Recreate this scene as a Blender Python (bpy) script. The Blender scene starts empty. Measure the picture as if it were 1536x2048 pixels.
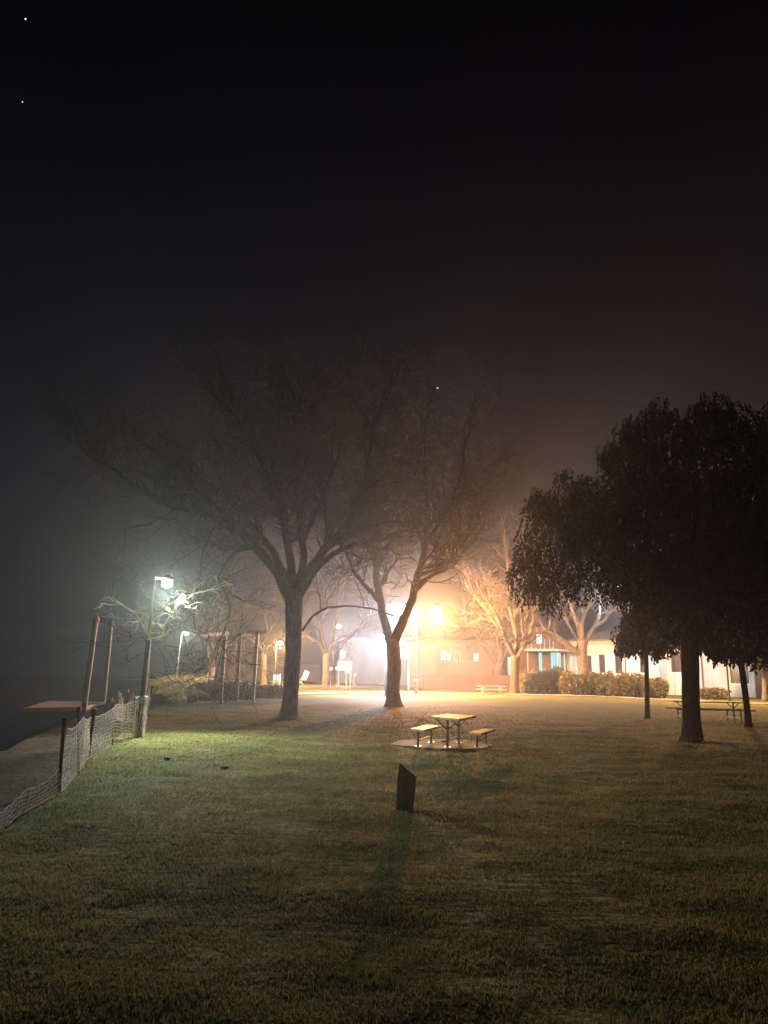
import bpy, math, random
import numpy as np
from mathutils import Vector, Matrix

# ------------------------------------------------------------------ camera
sc = bpy.context.scene
C = sc.collection
F_PX, W_PX, H_PX = 1479.0, 1536.0, 2048.0
PITCH, ROLL = math.radians(12.35), math.radians(1.0)
EYE = Vector((0.0, 0.0, 1.7))
cam_d = bpy.data.cameras.new("camera")
cam_d.sensor_fit = 'VERTICAL'
cam_d.sensor_height = 36.0
cam_d.lens = 36.0 * F_PX / H_PX
cam_d.clip_end = 3000.0
cam_d.clip_start = 0.05
cam = bpy.data.objects.new("camera", cam_d)
C.objects.link(cam)
RM = Matrix.Rotation(math.pi / 2 + PITCH, 3, 'X') @ Matrix.Rotation(ROLL, 3, 'Z')
cam.matrix_world = Matrix.Translation(EYE) @ RM.to_4x4()
sc.camera = cam

# ------------------------------------------------------------------ world, exposure
w = bpy.data.worlds.new("World")
sc.world = w
w.use_nodes = True
wn = w.node_tree
bg = wn.nodes["Background"]
wtc = wn.nodes.new("ShaderNodeTexCoord")
wsep = wn.nodes.new("ShaderNodeSeparateXYZ")
wramp = wn.nodes.new("ShaderNodeValToRGB")
wn.links.new(wtc.outputs["Generated"], wsep.inputs[0])
wn.links.new(wsep.outputs["Z"], wramp.inputs[0])
wn.links.new(wramp.outputs[0], bg.inputs[0])
wramp.color_ramp.elements[0].position = 0.0
wramp.color_ramp.elements[0].color = (0.0020, 0.0036, 0.0105, 1)
wramp.color_ramp.elements[1].position = 0.75
wramp.color_ramp.elements[1].color = (0.0001, 0.0002, 0.0007, 1)
bg.inputs[1].default_value = 1.0
sc.view_settings.view_transform = 'Standard'
sc.view_settings.look = 'None'
sc.view_settings.gamma = 1.0
sc.view_settings.exposure = 0.2
sc.render.engine = 'CYCLES'
sc.cycles.use_denoising = True
sc.cycles.max_bounces = 4
sc.cycles.diffuse_bounces = 2
sc.cycles.glossy_bounces = 2
sc.cycles.transmission_bounces = 2
sc.cycles.volume_bounces = 0
sc.cycles.transparent_max_bounces = 8
sc.cycles.sample_clamp_indirect = 4.0
LAMP = 9.0          # global lamp level
HAZE = 0.0009

rnd = random.Random(7)
npr = np.random.default_rng(11)

# ------------------------------------------------------------------ helpers
def ray(px, py):
    return RM @ Vector(((px - W_PX / 2) / F_PX, -(py - H_PX / 2) / F_PX, -1.0))

def P(px, py, d):
    v = ray(px, py)
    return EYE + v * (d / v.y)

def G(px, py, z=0.0):
    v = ray(px, py)
    return EYE + v * ((z - EYE.z) / v.z)

def X(px, d):
    """lateral metres of a picture column at depth d, at eye level"""
    return P(px, 1348, d).x

def vnoise(x, y, seed=0):
    xi = np.floor(x).astype(np.int64); yi = np.floor(y).astype(np.int64)
    xf = x - xi; yf = y - yi
    u = xf * xf * (3 - 2 * xf); v = yf * yf * (3 - 2 * yf)
    def h(a, b):
        n = (a * 374761393 + b * 668265263 + seed * 974634777) & 0xffffffff
        n = ((n ^ (n >> 13)) * 1274126177) & 0xffffffff
        n = n ^ (n >> 16)
        return (n & 0xffff) / 65535.0
    return ((h(xi, yi) * (1 - u) + h(xi + 1, yi) * u) * (1 - v)
            + (h(xi, yi + 1) * (1 - u) + h(xi + 1, yi + 1) * u) * v)

def x_fence(y): return -1.95 - 0.242 * y
def x_shore(y): return -3.8 - 0.265 * y

def height(x, y):
    x = np.asarray(x, dtype=float); y = np.asarray(y, dtype=float)
    h = (vnoise(x / 9.0, y / 9.0, 1) - .5) * .10
    h = h + (vnoise(x / 1.7, y / 1.1, 2) - .5) * .06
    h = h + (vnoise(x / .55, y / .38, 3) - .5) * .024
    fade = np.clip((95 - y) / 30.0, 0, 1)
    h = h * fade
    # bank falling into the lake
    d = x_shore(y) - x
    h = h - np.clip(d + .25, 0, 4) * .75
    return h

def hz(x, y):
    return float(height(x, y))

def on_ground(px, py):
    p = G(px, py)
    p.z = hz(p.x, p.y)
    return p

def tag(o, label=None, cat=None, group=None, kind=None):
    if label: o['label'] = label
    if cat: o['category'] = cat
    if group: o['group'] = group
    if kind: o['kind'] = kind
    return o

def empty(name, loc, rz=0.0, label=None, cat=None, group=None):
    o = bpy.data.objects.new(name, None)
    o.location = loc
    o.rotation_euler = (0, 0, rz)
    o.empty_display_size = .2
    C.objects.link(o)
    return tag(o, label, cat, group)

class MB:
    def __init__(s):
        s.v = []; s.f = []
    def box(s, c, size, rz=0.0, m=None):
        hx, hy, hzz = size[0] / 2, size[1] / 2, size[2] / 2
        cs, sn = math.cos(rz), math.sin(rz)
        n = len(s.v)
        for dz in (-hzz, hzz):
            for dx, dy in ((-hx, -hy), (hx, -hy), (hx, hy), (-hx, hy)):
                p = Vector((c[0] + dx * cs - dy * sn, c[1] + dx * sn + dy * cs, c[2] + dz))
                s.v.append(m @ p if m else p)
        s.f += [(n, n + 3, n + 2, n + 1), (n + 4, n + 5, n + 6, n + 7), (n, n + 1, n + 5, n + 4),
                (n + 1, n + 2, n + 6, n + 5), (n + 2, n + 3, n + 7, n + 6), (n + 3, n, n + 4, n + 7)]
    def beam(s, a, b, wd, ht, up=Vector((0, 0, 1))):
        a = Vector(a); b = Vector(b)
        d = (b - a).normalized()
        side = d.cross(up)
        if side.length < 1e-4: side = Vector((1, 0, 0))
        side.normalize(); u = side.cross(d)
        n = len(s.v)
        for p in (a, b):
            for sx, sz in ((-1, -1), (1, -1), (1, 1), (-1, 1)):
                s.v.append(p + side * (sx * wd / 2) + u * (sz * ht / 2))
        s.f += [(n, n + 1, n + 2, n + 3), (n + 4, n + 7, n + 6, n + 5), (n, n + 4, n + 5, n + 1),
                (n + 1, n + 5, n + 6, n + 2), (n + 2, n + 6, n + 7, n + 3), (n + 3, n + 7, n + 4, n)]
    def tube(s, pts, rad, sides=8, cap=True, rough=0.0, ridges=0):
        n0 = len(s.v); k = len(pts)
        if k < 2: return
        d0 = (pts[1] - pts[0]).normalized()
        ref = d0.orthogonal().normalized()
        for i, p in enumerate(pts):
            d = (pts[min(i + 1, k - 1)] - pts[max(i - 1, 0)])
            if d.length < 1e-9: d = d0
            d = d.normalized()
            ref = ref - d * ref.dot(d)
            if ref.length < 1e-6: ref = d.orthogonal()
            ref.normalize()
            bi = d.cross(ref)
            r = rad[i] if hasattr(rad, '__len__') else rad
            for j in range(sides):
                a = 2 * math.pi * j / sides
                rr = r
                if rough:
                    rr = r * (1 + rough * (.6 * math.sin(a * ridges + 1.3 * math.sin(i * .35 + j * .2)) + rnd.uniform(-.5, .5)))
                s.v.append(p + ref * (math.cos(a) * rr) + bi * (math.sin(a) * rr))
        for i in range(k - 1):
            for j in range(sides):
                a = n0 + i * sides + j; b = n0 + i * sides + (j + 1) % sides
                s.f.append((a, b, b + sides, a + sides))
        if cap and sides > 3:
            s.f.append(tuple(n0 + j for j in reversed(range(sides))))
            s.f.append(tuple(n0 + (k - 1) * sides + j for j in range(sides)))
    def sphere(s, c, r, seg=12, rings=8, sz=1.0):
        n = len(s.v); c = Vector(c)
        s.v.append(c + Vector((0, 0, r * sz)))
        for i in range(1, rings):
            t = math.pi * i / rings
            for j in range(seg):
                a = 2 * math.pi * j / seg
                s.v.append(c + Vector((math.sin(t) * math.cos(a) * r, math.sin(t) * math.sin(a) * r, math.cos(t) * r * sz)))
        s.v.append(c - Vector((0, 0, r * sz)))
        for j in range(seg):
            s.f.append((n, n + 1 + j, n + 1 + (j + 1) % seg))
        for i in range(rings - 2):
            for j in range(seg):
                a = n + 1 + i * seg + j; b = n + 1 + i * seg + (j + 1) % seg
                s.f.append((a, a + seg, b + seg, b))
        e = len(s.v) - 1; l = n + 1 + (rings - 2) * seg
        for j in range(seg):
            s.f.append((e, l + (j + 1) % seg, l + j))
    def poly(s, pts):
        n = len(s.v); s.v += [Vector(p) for p in pts]; s.f.append(tuple(range(n, n + len(pts))))
    def prism(s, pts, d):
        """closed outline pts pushed by the vector d"""
        n = len(s.v); k = len(pts); d = Vector(d)
        s.v += [Vector(p) for p in pts] + [Vector(p) + d for p in pts]
        s.f.append(tuple(range(n, n + k))); s.f.append(tuple(reversed(range(n + k, n + 2 * k))))
        for i in range(k):
            j = (i + 1) % k
            s.f.append((n + i, n + k + i, n + k + j, n + j))
    def build(s, name, m, parent=None, world=True, smooth=False, bevel=0.0):
        off = parent.matrix_basis.translation.copy() if (parent is not None and world) else Vector((0, 0, 0))
        q = parent
        while world and q is not None and q.parent is not None:
            q = q.parent; off = off + q.matrix_basis.translation
        me = bpy.data.meshes.new(name)
        me.from_pydata([tuple(p - off) for p in s.v], [], s.f)
        me.update()
        if smooth: me.polygons.foreach_set('use_smooth', [True] * len(me.polygons))
        if m: me.materials.append(m)
        o = bpy.data.objects.new(name, me)
        C.objects.link(o)
        if parent is not None: o.parent = parent
        if bevel:
            b = o.modifiers.new('bevel', 'BEVEL'); b.width = bevel; b.segments = 2; b.limit_method = 'ANGLE'
        return o

def np_mesh(name, verts, quads, m, parent=None, off=None):
    """verts (n,3), quads (k,4): one mesh object"""
    if off is not None: verts = verts - np.array(off)
    me = bpy.data.meshes.new(name)
    me.vertices.add(len(verts)); me.vertices.foreach_set('co', verts.astype(np.float32).ravel())
    me.loops.add(quads.size); me.loops.foreach_set('vertex_index', quads.astype(np.int32).ravel())
    me.polygons.add(len(quads))
    me.polygons.foreach_set('loop_start', (np.arange(len(quads)) * 4).astype(np.int32))
    me.update(calc_edges=True)
    me.materials.append(m)
    o = bpy.data.objects.new(name, me); C.objects.link(o)
    if parent is not None: o.parent = parent
    return o

def copy_tree(o, parent=None):
    c = o.copy(); C.objects.link(c)
    if parent is not None: c.parent = parent
    for ch in list(o.children): copy_tree(ch, c)
    return c

# ------------------------------------------------------------------ materials
def mat(name, c1, c2=None, rough=.8, scale=3.0, bump=0.0, bscale=None, stretch=(1, 1, 1), spec=.3, detail=6.0,
        lo=.35, hi=.65, trans=0.0, metal=0.0, transl=0.0):
    m = bpy.data.materials.new(name); m.use_nodes = True
    nt = m.node_tree; b = nt.nodes["Principled BSDF"]
    b.inputs["Roughness"].default_value = rough
    b.inputs["Specular IOR Level"].default_value = spec
    b.inputs["Metallic"].default_value = metal
    tc = nt.nodes.new("ShaderNodeTexCoord"); mp = nt.nodes.new("ShaderNodeMapping")
    mp.inputs["Scale"].default_value = stretch
    nt.links.new(tc.outputs["Object"], mp.inputs[0])
    n = nt.nodes.new("ShaderNodeTexNoise"); n.inputs["Scale"].default_value = scale; n.inputs["Detail"].default_value = detail
    nt.links.new(mp.outputs[0], n.inputs["Vector"])
    r = nt.nodes.new("ShaderNodeValToRGB")
    r.color_ramp.elements[0].position = lo; r.color_ramp.elements[0].color = (*c1, 1)
    r.color_ramp.elements[1].position = hi; r.color_ramp.elements[1].color = (*(c2 or [x * .7 for x in c1]), 1)
    nt.links.new(n.outputs[0], r.inputs[0]); nt.links.new(r.outputs[0], b.inputs["Base Color"])
    if bump:
        n2 = nt.nodes.new("ShaderNodeTexNoise"); n2.inputs["Scale"].default_value = bscale or scale * 6
        n2.inputs["Detail"].default_value = 8
        nt.links.new(mp.outputs[0], n2.inputs["Vector"])
        bp = nt.nodes.new("ShaderNodeBump"); bp.inputs["Strength"].default_value = 1.0
        bp.inputs["Distance"].default_value = bump
        nt.links.new(n2.outputs[0], bp.inputs["Height"]); nt.links.new(bp.outputs[0], b.inputs["Normal"])
    if trans:
        b.inputs["Transmission Weight"].default_value = trans
    if transl:
        tl = nt.nodes.new("ShaderNodeBsdfTranslucent"); mx = nt.nodes.new("ShaderNodeMixShader")
        mx.inputs[0].default_value = transl
        nt.links.new(r.outputs[0], tl.inputs[0]); nt.links.new(b.outputs[0], mx.inputs[1]); nt.links.new(tl.outputs[0], mx.inputs[2])
        nt.links.new(mx.outputs[0], nt.nodes["Material Output"].inputs[0])
    return m

def emit(name, col, s):
    m = bpy.data.materials.new(name); m.use_nodes = True
    nt = m.node_tree; nt.nodes.remove(nt.nodes["Principled BSDF"])
    e = nt.nodes.new("ShaderNodeEmission"); e.inputs[0].default_value = (*col, 1); e.inputs[1].default_value = s
    nt.links.new(e.outputs[0], nt.nodes["Material Output"].inputs[0])
    return m

M = {
    'lawn': mat('lawn_turf', (.044, .058, .018), (.135, .112, .048), spec=.05, rough=.9, scale=1.2, bump=.035, bscale=6, stretch=(.5, 1.5, 1), lo=.3, hi=.72, detail=10),
    'dirt': mat('shore_dirt', (.042, .028, .021), (.017, .012, .009), spec=.03, rough=.95, scale=1.1, bump=.09, bscale=7, detail=10, stretch=(1.6, .6, 1)),
    'ground': mat('far_ground', (.09, .09, .07), (.06, .06, .05), scale=.3),
    'path': mat('path_concrete', (.34, .29, .24), (.25, .21, .17), scale=2.0, bump=.006, bscale=30, rough=.75),
    'bark': mat('grey_bark', (.18, .155, .125), (.075, .062, .05), scale=5, bump=.05, bscale=9, stretch=(3, 3, .55), rough=.9),
    'barkd': mat('dark_bark', (.085, .066, .05), (.042, .034, .026), scale=6, bump=.04, bscale=12, stretch=(3, 3, .6), rough=.9),
    'pale': mat('lamplit_twig_bark', (.26, .24, .20), (.16, .145, .12), scale=5, rough=.8),  # bark lightened, the lamp's brightness on the twigs put into the colour
    'twigs': mat('silhouette_twig_bark', (.055, .043, .035), (.032, .026, .021), scale=5, rough=.9),  # bark darkened so branches read as unlit silhouettes against the mist
    'leaf': mat('dark_leaf', (.012, .017, .007), (.024, .026, .012), scale=4, rough=.85, spec=.08),
    'hedge': mat('hedge_leaf', (.085, .085, .036), (.15, .12, .06), scale=1.5, rough=.7),
    'tuft': mat('tussock_blade', (.34, .33, .11), (.46, .40, .18), scale=2, rough=.6, transl=.35),
    'blade': mat('grass_blade', (.105, .135, .042), (.25, .22, .105), scale=1.1, rough=.7, spec=.12, lo=.35, hi=.7, detail=10, transl=.45),
    'wood': mat('weathered_timber', (.36, .28, .19), (.24, .18, .12), scale=3, bump=.004, bscale=20, stretch=(1, 1, 8), rough=.75),
    'tabletop': mat('pale_table_top', (.42, .36, .26), (.32, .27, .19), scale=2, bump=.003, bscale=30, stretch=(1, 6, 1), rough=.6),
    'steel': mat('galvanised_steel', (.34, .33, .31), (.24, .23, .22), scale=8, rough=.45, metal=.6),
    'slab': mat('slab_concrete', (.34, .27, .20), (.15, .12, .09), scale=2.2, bump=.012, bscale=22, rough=.9, detail=10),
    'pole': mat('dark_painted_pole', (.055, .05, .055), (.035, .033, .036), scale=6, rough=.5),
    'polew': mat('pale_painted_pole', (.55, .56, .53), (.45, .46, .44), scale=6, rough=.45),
    'bollard': mat('bollard_timber', (.46, .38, .36), (.32, .26, .25), scale=4, bump=.006, bscale=30, stretch=(2, 2, .4), rough=.85),
    'picket': mat('rusty_picket', (.065, .045, .035), (.035, .03, .03), scale=20, rough=.7),
    'cap': mat('yellow_cap', (.85, .62, .06), (.7, .5, .05), scale=9, rough=.5),
    'net': mat('pale_plastic_net', (.88, .86, .90), (.74, .72, .78), scale=9, rough=.5, transl=.5),
    'pile': mat('jetty_pile', (.17, .155, .14), (.10, .09, .08), scale=5, stretch=(2, 2, .4), bump=.01, bscale=18, rough=.6),
    'cone': mat('orange_cone', (.52, .26, .12), (.42, .2, .09), scale=6, rough=.6),
    'deck': mat('jetty_deck', (.34, .25, .20), (.24, .17, .14), scale=2, stretch=(8, 1, 1), rough=.8),
    'wall': mat('white_render', (.50, .48, .46), (.40, .385, .36), scale=.5, bump=.004, bscale=20, rough=.8, detail=9),
    'wallc': mat('cream_render', (.46, .38, .28), (.38, .31, .22), scale=.5, rough=.8, detail=8),
    'wallp': mat('pink_render', (.22, .165, .15), (.165, .125, .11), scale=.4, rough=.8, detail=8),
    'wallb': mat('blue_grey_cladding', (.24, .29, .36), (.19, .235, .29), scale=.4, rough=.7, detail=8),
    'wallk': mat('dark_brick', (.12, .09, .078), (.09, .066, .055), scale=1.2, rough=.85, detail=8),
    'wallg': mat('brown_garden_wall', (.06, .044, .04), (.045, .033, .03), scale=.8, rough=.85, detail=8),
    'roof': mat('brown_roof', (.10, .075, .06), (.07, .05, .042), scale=2, rough=.7),
    'frame': mat('brown_window_frame', (.12, .085, .08), (.09, .065, .06), scale=4, rough=.5),
    'glassd': mat('dark_pane', (.05, .04, .045), (.035, .03, .035), scale=2, rough=.15, spec=.6),
    'white': mat('white_paint', (.78, .77, .74), (.68, .67, .65), scale=5, rough=.5),
    'sign': mat('cream_sign_panel', (.62, .62, .50), (.52, .52, .42), scale=3, rough=.6),
    'dark': mat('dark_rubber', (.03, .028, .026), (.02, .02, .02), scale=7, rough=.8),
    'dead': mat('fallen_leaf', (.32, .24, .14), (.16, .11, .06), scale=9, rough=.8),
}

# water: dark glossy sheet with small ripples
def water_mat():
    m = bpy.data.materials.new('lake_water'); m.use_nodes = True
    nt = m.node_tree; b = nt.nodes["Principled BSDF"]
    b.inputs["Base Color"].default_value = (.006, .008, .012, 1); b.inputs["Roughness"].default_value = .12
    tc = nt.nodes.new("ShaderNodeTexCoord"); n = nt.nodes.new("ShaderNodeTexNoise"); n.inputs["Scale"].default_value = 2.2
    n.inputs["Detail"].default_value = 5
    bp = nt.nodes.new("ShaderNodeBump"); bp.inputs["Distance"].default_value = .05
    nt.links.new(tc.outputs["Object"], n.inputs["Vector"]); nt.links.new(n.outputs[0], bp.inputs["Height"])
    nt.links.new(bp.outputs[0], b.inputs["Normal"])
    return m
M['water'] = water_mat()

# ------------------------------------------------------------------ the ground
def sheet(name, xl, xr, ys, nx, m, dz=0.0):
    ys = np.array(ys); ny = len(ys)
    t = np.linspace(0, 1, nx)
    if name == 'lawn': t = t ** 1.35
    Y = np.repeat(ys[:, None], nx, 1)
    XL = np.array([xl(y) for y in ys])[:, None]; XR = np.array([xr(y) for y in ys])[:, None]
    XX = XL + (XR - XL) * t[None, :]
    Z = height(XX, Y) + dz
    v = np.stack([XX, Y, Z], -1).reshape(-1, 3)
    i = np.arange(ny - 1)[:, None] * nx + np.arange(nx - 1)[None, :]
    q = np.stack([i, i + 1, i + 1 + nx, i + nx], -1).reshape(-1, 4)
    o = np_mesh(name, v, q, m)
    o.data.polygons.foreach_set('use_smooth', [True] * len(o.data.polygons))
    return tag(o, kind='structure')

ys = np.concatenate([np.arange(-6, 0, .5), np.arange(0, 30, .085), np.arange(30, 60, .25), np.arange(60, 131, 1.5)])
sheet('lawn', x_fence, lambda y: 12 + .72 * max(y, 0) + 6, ys, 420, M['lawn'])
ys2 = np.concatenate([np.arange(-6, 0, .5), np.arange(0, 40, .14), np.arange(40, 131, 1.5)])
sheet('shore', lambda y: x_shore(y) - 3.2, x_fence, ys2, 90, M['dirt'])
mb = MB(); mb.poly([(-240, -25, -2.0), (240, -25, -2.0), (240, 400, -2.0), (-240, 400, -2.0)])
tag(mb.build('ground', M['ground']), kind='structure')
mb = MB(); mb.poly([(-238, -24, -.95), (-2, -24, -.95), (-2, 128, -.95), (-40, 300, -.95), (-238, 398, -.95)])
tag(mb.build('water', M['water']), kind='structure')
mb = MB()
mb.poly([(-45, 130.5, -.02), (230, 130.5, -.02), (230, 398, -.02), (-60, 398, -.02)])
mb.poly([(106, 40, -.03), (230, 40, -.03), (230, 131, -.03), (106, 131, -.03)])
tag(mb.build('pavement', M['path']), kind='structure')

def path_strip(name, pts, wd, m, dz=.03):
    fine = []
    for a, b in zip(pts[:-1], pts[1:]):
        n = max(2, int((Vector(b) - Vector(a)).length / 1.0))
        for i in range(n): fine.append(Vector(a).lerp(Vector(b), i / n))
    fine.append(Vector(pts[-1]))
    mb = MB()
    n = len(fine)
    for i, p in enumerate(fine):
        d = (fine[min(i + 1, n - 1)] - fine[max(i - 1, 0)]).normalized()
        s = Vector((-d.y, d.x))
        for k in (-1, -.5, 0, .5, 1):
            q = p + s * (k * wd / 2)
            mb.v.append(Vector((q.x, q.y, hz(q.x, q.y) + dz + .03)))
    for i in range(n - 1):
        for k in range(4):
            a = i * 5 + k
            mb.f.append((a, a + 1, a + 6, a + 5))
    return tag(mb.build(name, m), kind='structure')

def g2(px, py):
    p = G(px, py); return (p.x, p.y)
path_strip('path', [(-17, 58), g2(560, 1389), g2(650, 1387), g2(740, 1385.5), g2(840, 1385.5), g2(960, 1388.5), g2(1150, 1392.5),
                    g2(1290, 1398.5), g2(1420, 1404), g2(1560, 1409), g2(1800, 1416)], 2.4, M['path'])

# ------------------------------------------------------------------ grass blades
def scatter_grass():
    N = 520000
    # area-uniform in log distance so that the near lawn is densest
    d = 2.6 * np.exp(npr.random(N) * math.log(58 / 2.6))
    x = (npr.random(N) * 2 - 1) * (d * .60 + 1.6)
    y = d
    clump = vnoise(x / .22, y / .22, 5) * .6 + vnoise(x / .9, y / .7, 6) * .4
    keep = (x > x_fence(y) - .1) & (npr.random(N) < (.22 + 1.25 * clump) * np.clip((46 - y) / 18, 0, 1)) & (np.abs(x) < d * .60 + 1.6)
    x, y, clump = x[keep], y[keep], clump[keep]
    xa, xb = X(798, 18.0), X(975, 17.5)
    slab = (y > 17.4) & (y < 18.9) & (x > xa) & (x < xb) & (npr.random(len(x)) < .85)
    x, y, clump = x[~slab], y[~slab], clump[~slab]
    n = len(x)
    size = (.012 + .022 * clump + .018 * npr.random(n) ** 3) * (1 + np.clip((y - 5) / 10, 0, 1) * .35)
    long_ = npr.random(n) < .015
    size = np.where(long_, size * 1.7, size)
    wd = (.0018 + .0014 * npr.random(n)) * (1 + np.clip((y - 3) / 8, 0, 2.6))
    z = height(x, y) - .004
    a = npr.random(n) * 2 * math.pi
    lean = .25 + .9 * npr.random(n)
    b0 = np.stack([x, y, z], -1)
    side = np.stack([np.cos(a), np.sin(a), np.zeros(n)], -1)
    fa = a + math.pi / 2 + npr.normal(0, .5, n)
    fwd = np.stack([np.cos(fa), np.sin(fa), np.zeros(n)], -1)
    up = np.array([0, 0, 1.0])
    mid = b0 + up * (size * .6)[:, None] + fwd * (size * lean * .25)[:, None]
    tip = b0 + up * (size * (1 - .25 * lean))[:, None] + fwd * (size * lean * .8)[:, None]
    w_ = wd[:, None]
    v = np.stack([b0 - side * w_, b0 + side * w_, mid - side * w_ * .8, mid + side * w_ * .8, tip - side * w_ * .15, tip + side * w_ * .15], 1)
    i = np.arange(n) * 6
    q = np.concatenate([np.stack([i, i + 1, i + 3, i + 2], -1), np.stack([i + 2, i + 3, i + 5, i + 4], -1)])
    o = np_mesh('grass', v.reshape(-1, 3), q, M['blade'])
    tag(o, 'short tufty grass covering the dark park lawn', 'grass', kind='stuff')
scatter_grass()

# ------------------------------------------------------------------ lamps
def street_lamp(label, base, head, col, watts, pole_r=.07, thick_to=None, arm_from=None, group=None, bulb=.13, lit=60, pale=True, shade=.24, drop=None, aim=None):
    """base: foot on the ground; head: where the lamp itself hangs"""
    r = empty('street_lamp', base, 0, label, 'street lamp', group)
    top = Vector((arm_from.x, arm_from.y, head.z + .06)) if arm_from is not None else Vector((base.x, base.y, head.z + .10))
    mb = MB()
    a = Vector(base) - Vector((0, 0, .1))
    if thick_to is None:
        mb.tube([a, a.lerp(top, .5), top], [pole_r, pole_r * .8, pole_r * .55], 10)
        mb.build('pole', M['polew' if pale else 'pole'], r, smooth=False)
    else:
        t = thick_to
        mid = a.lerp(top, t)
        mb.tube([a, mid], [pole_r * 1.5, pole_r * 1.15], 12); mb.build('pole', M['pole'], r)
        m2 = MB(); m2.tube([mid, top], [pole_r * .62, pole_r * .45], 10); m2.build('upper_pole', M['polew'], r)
    m3 = MB(); m3.tube([top - Vector((0, 0, .04)), Vector((head.x, head.y, head.z + .13))], [.035, .028], 8)
    m3.build('arm', M['polew' if thick_to is not None or pale else 'pole'], r)
    m4 = MB()
    m4.tube([head + Vector((0, 0, .09 if bulb < .15 else bulb * .7)), head + Vector((0, 0, .14 if bulb < .15 else bulb * .7 + .05)), head + Vector((0, 0, .22 if bulb < .15 else bulb * .7 + .13))], [shade, shade * .9, .08], 16)
    hd = m4.build('lamp_head', M['pole'], r)
    m5 = MB(); m5.sphere(head - Vector((0, 0, .02)), bulb, 14, 8, .8)
    m5.build('bulb', emit('lamp_glow', col, lit), r, smooth=True)
    ld = bpy.data.lights.new('lamp_light', 'SPOT' if aim is not None else 'POINT')
    ld.energy = watts * LAMP; ld.color = col; ld.shadow_soft_size = .12 if bulb < .15 else .35
    lo = bpy.data.objects.new('lamp_light', ld); C.objects.link(lo)
    if aim is not None:
        ld.spot_size = math.radians(146); ld.spot_blend = 1.0
        ld2 = bpy.data.lights.new('lamp_fill_light', 'POINT'); ld2.energy = watts * LAMP * .055; ld2.color = col; ld2.shadow_soft_size = .12  # weak extra source added to brighten the nearby twigs
        lo2 = bpy.data.objects.new('lamp_fill_light', ld2); C.objects.link(lo2); lo2.parent = r
        lo2.location = head - Vector((0, 0, .19)) - Vector(base)
        lo.rotation_euler = (aim - head).to_track_quat('-Z', 'Y').to_euler()
    lo.parent = r; lo.location = (head - Vector((0, 0, bulb * .55 + (.16 if drop is None else drop)))) - Vector(base)
    return r

GREENISH = (.88, 1.0, .74)
COOL = (.80, .92, 1.0)
WARMW = (1.0, .86, .62)
SODIUM = (1.0, .50, .14)

b1 = on_ground(277, 1474)
h1 = P(334, 1166, b1.y + 1.0)
t1 = P(309, 1168, b1.y)
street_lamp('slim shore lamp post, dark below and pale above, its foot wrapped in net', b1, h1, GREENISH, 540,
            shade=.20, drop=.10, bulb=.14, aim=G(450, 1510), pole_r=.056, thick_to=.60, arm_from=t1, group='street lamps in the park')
b2 = Vector((X(350, 62), 62, 0)); h2 = P(373, 1267, 62.5)
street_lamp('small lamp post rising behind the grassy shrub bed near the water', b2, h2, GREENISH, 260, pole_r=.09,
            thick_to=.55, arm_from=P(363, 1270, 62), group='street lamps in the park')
def simple_lamp(label, px, py, d, col, watts, dx=.5, bulb=.2, **k):
    h = P(px, py, d)
    b = Vector((h.x + dx, h.y + .3, hz(h.x + dx, h.y + .3) if d < 130 else 0))
    k.setdefault('pale', False)
    return street_lamp(label, b, h, col, watts, pole_r=.08, group='street lamps in the park', bulb=bulb, **k)
simple_lamp('orange-ringed distant lamp just left of the big bare tree trunk', 560, 1286, 92, SODIUM, 1900, -.5, lit=400, bulb=.26)
simple_lamp('white distant lamp over the notice board, above the far slender tree', 677, 1253, 103, (1.0, .84, .74), 1900, -.6, shade=.3, lit=20, bulb=.3)
simple_lamp('brightest low white lamp touching the left side of the forked tree', 762, 1281, 58, (.62, .80, 1.0), 1250, .4, bulb=.62, drop=.36, lit=20, shade=.34, pale=False)  # bulb oversized to carry the glare disc

# twin-headed lamp post
tb = on_ground(832, 1387)
hl = P(800, 1218, tb.y); hr = P(872, 1223, tb.y)
r = empty('twin_street_lamp', tb, 0, 'tall post carrying the pair of glaring high lamps behind the forked tree', 'street lamp')
mb = MB(); top = Vector((tb.x, tb.y, hl.z + .1))
mb.tube([tb + Vector((0, 0, .2)), top], [.075, .05], 10); mb.build('pole', M['pole'], r)
mb = MB(); mb.tube([tb - Vector((0, 0, .1)), tb + Vector((0, 0, 1.05)), tb + Vector((0, 0, 1.15))], [.19, .19, .1], 14); mb.build('base_sleeve', M['frame'], r)
mb = MB(); mb.tube([tb + Vector((0, 0, 1.16)), tb + Vector((0, 0, 1.24))], [.2, .2], 14); mb.build('collar', M['white'], r)
for hd, col, wt in ((hl, (.95, .96, .90), 2400), (hr, (1.0, .37, .075), 8200)):
    mb = MB(); mb.tube([top, Vector((hd.x, hd.y, hd.z + .14))], [.04, .03], 8); mb.build('arm', M['pole'], r)
    mb = MB(); mb.tube([hd + Vector((0, 0, .47)), hd + Vector((0, 0, .52)), hd + Vector((0, 0, .62))], [.44, .40, .1], 14); mb.build('lamp_head', M['pole'], r)
    mb = MB(); mb.sphere(hd, .58, 20, 12, .9); mb.build('bulb', emit('twin_glow', col, 22), r, smooth=True)  # globe enlarged so the lamp's glare is in its shape
    ld = bpy.data.lights.new('lamp_light', 'POINT'); ld.energy = wt * LAMP; ld.color = col; ld.shadow_soft_size = .15
    lo = bpy.data.objects.new('lamp_light', ld); C.objects.link(lo); lo.parent = r; lo.location = hd - Vector((0, 0, .72)) - tb
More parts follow.
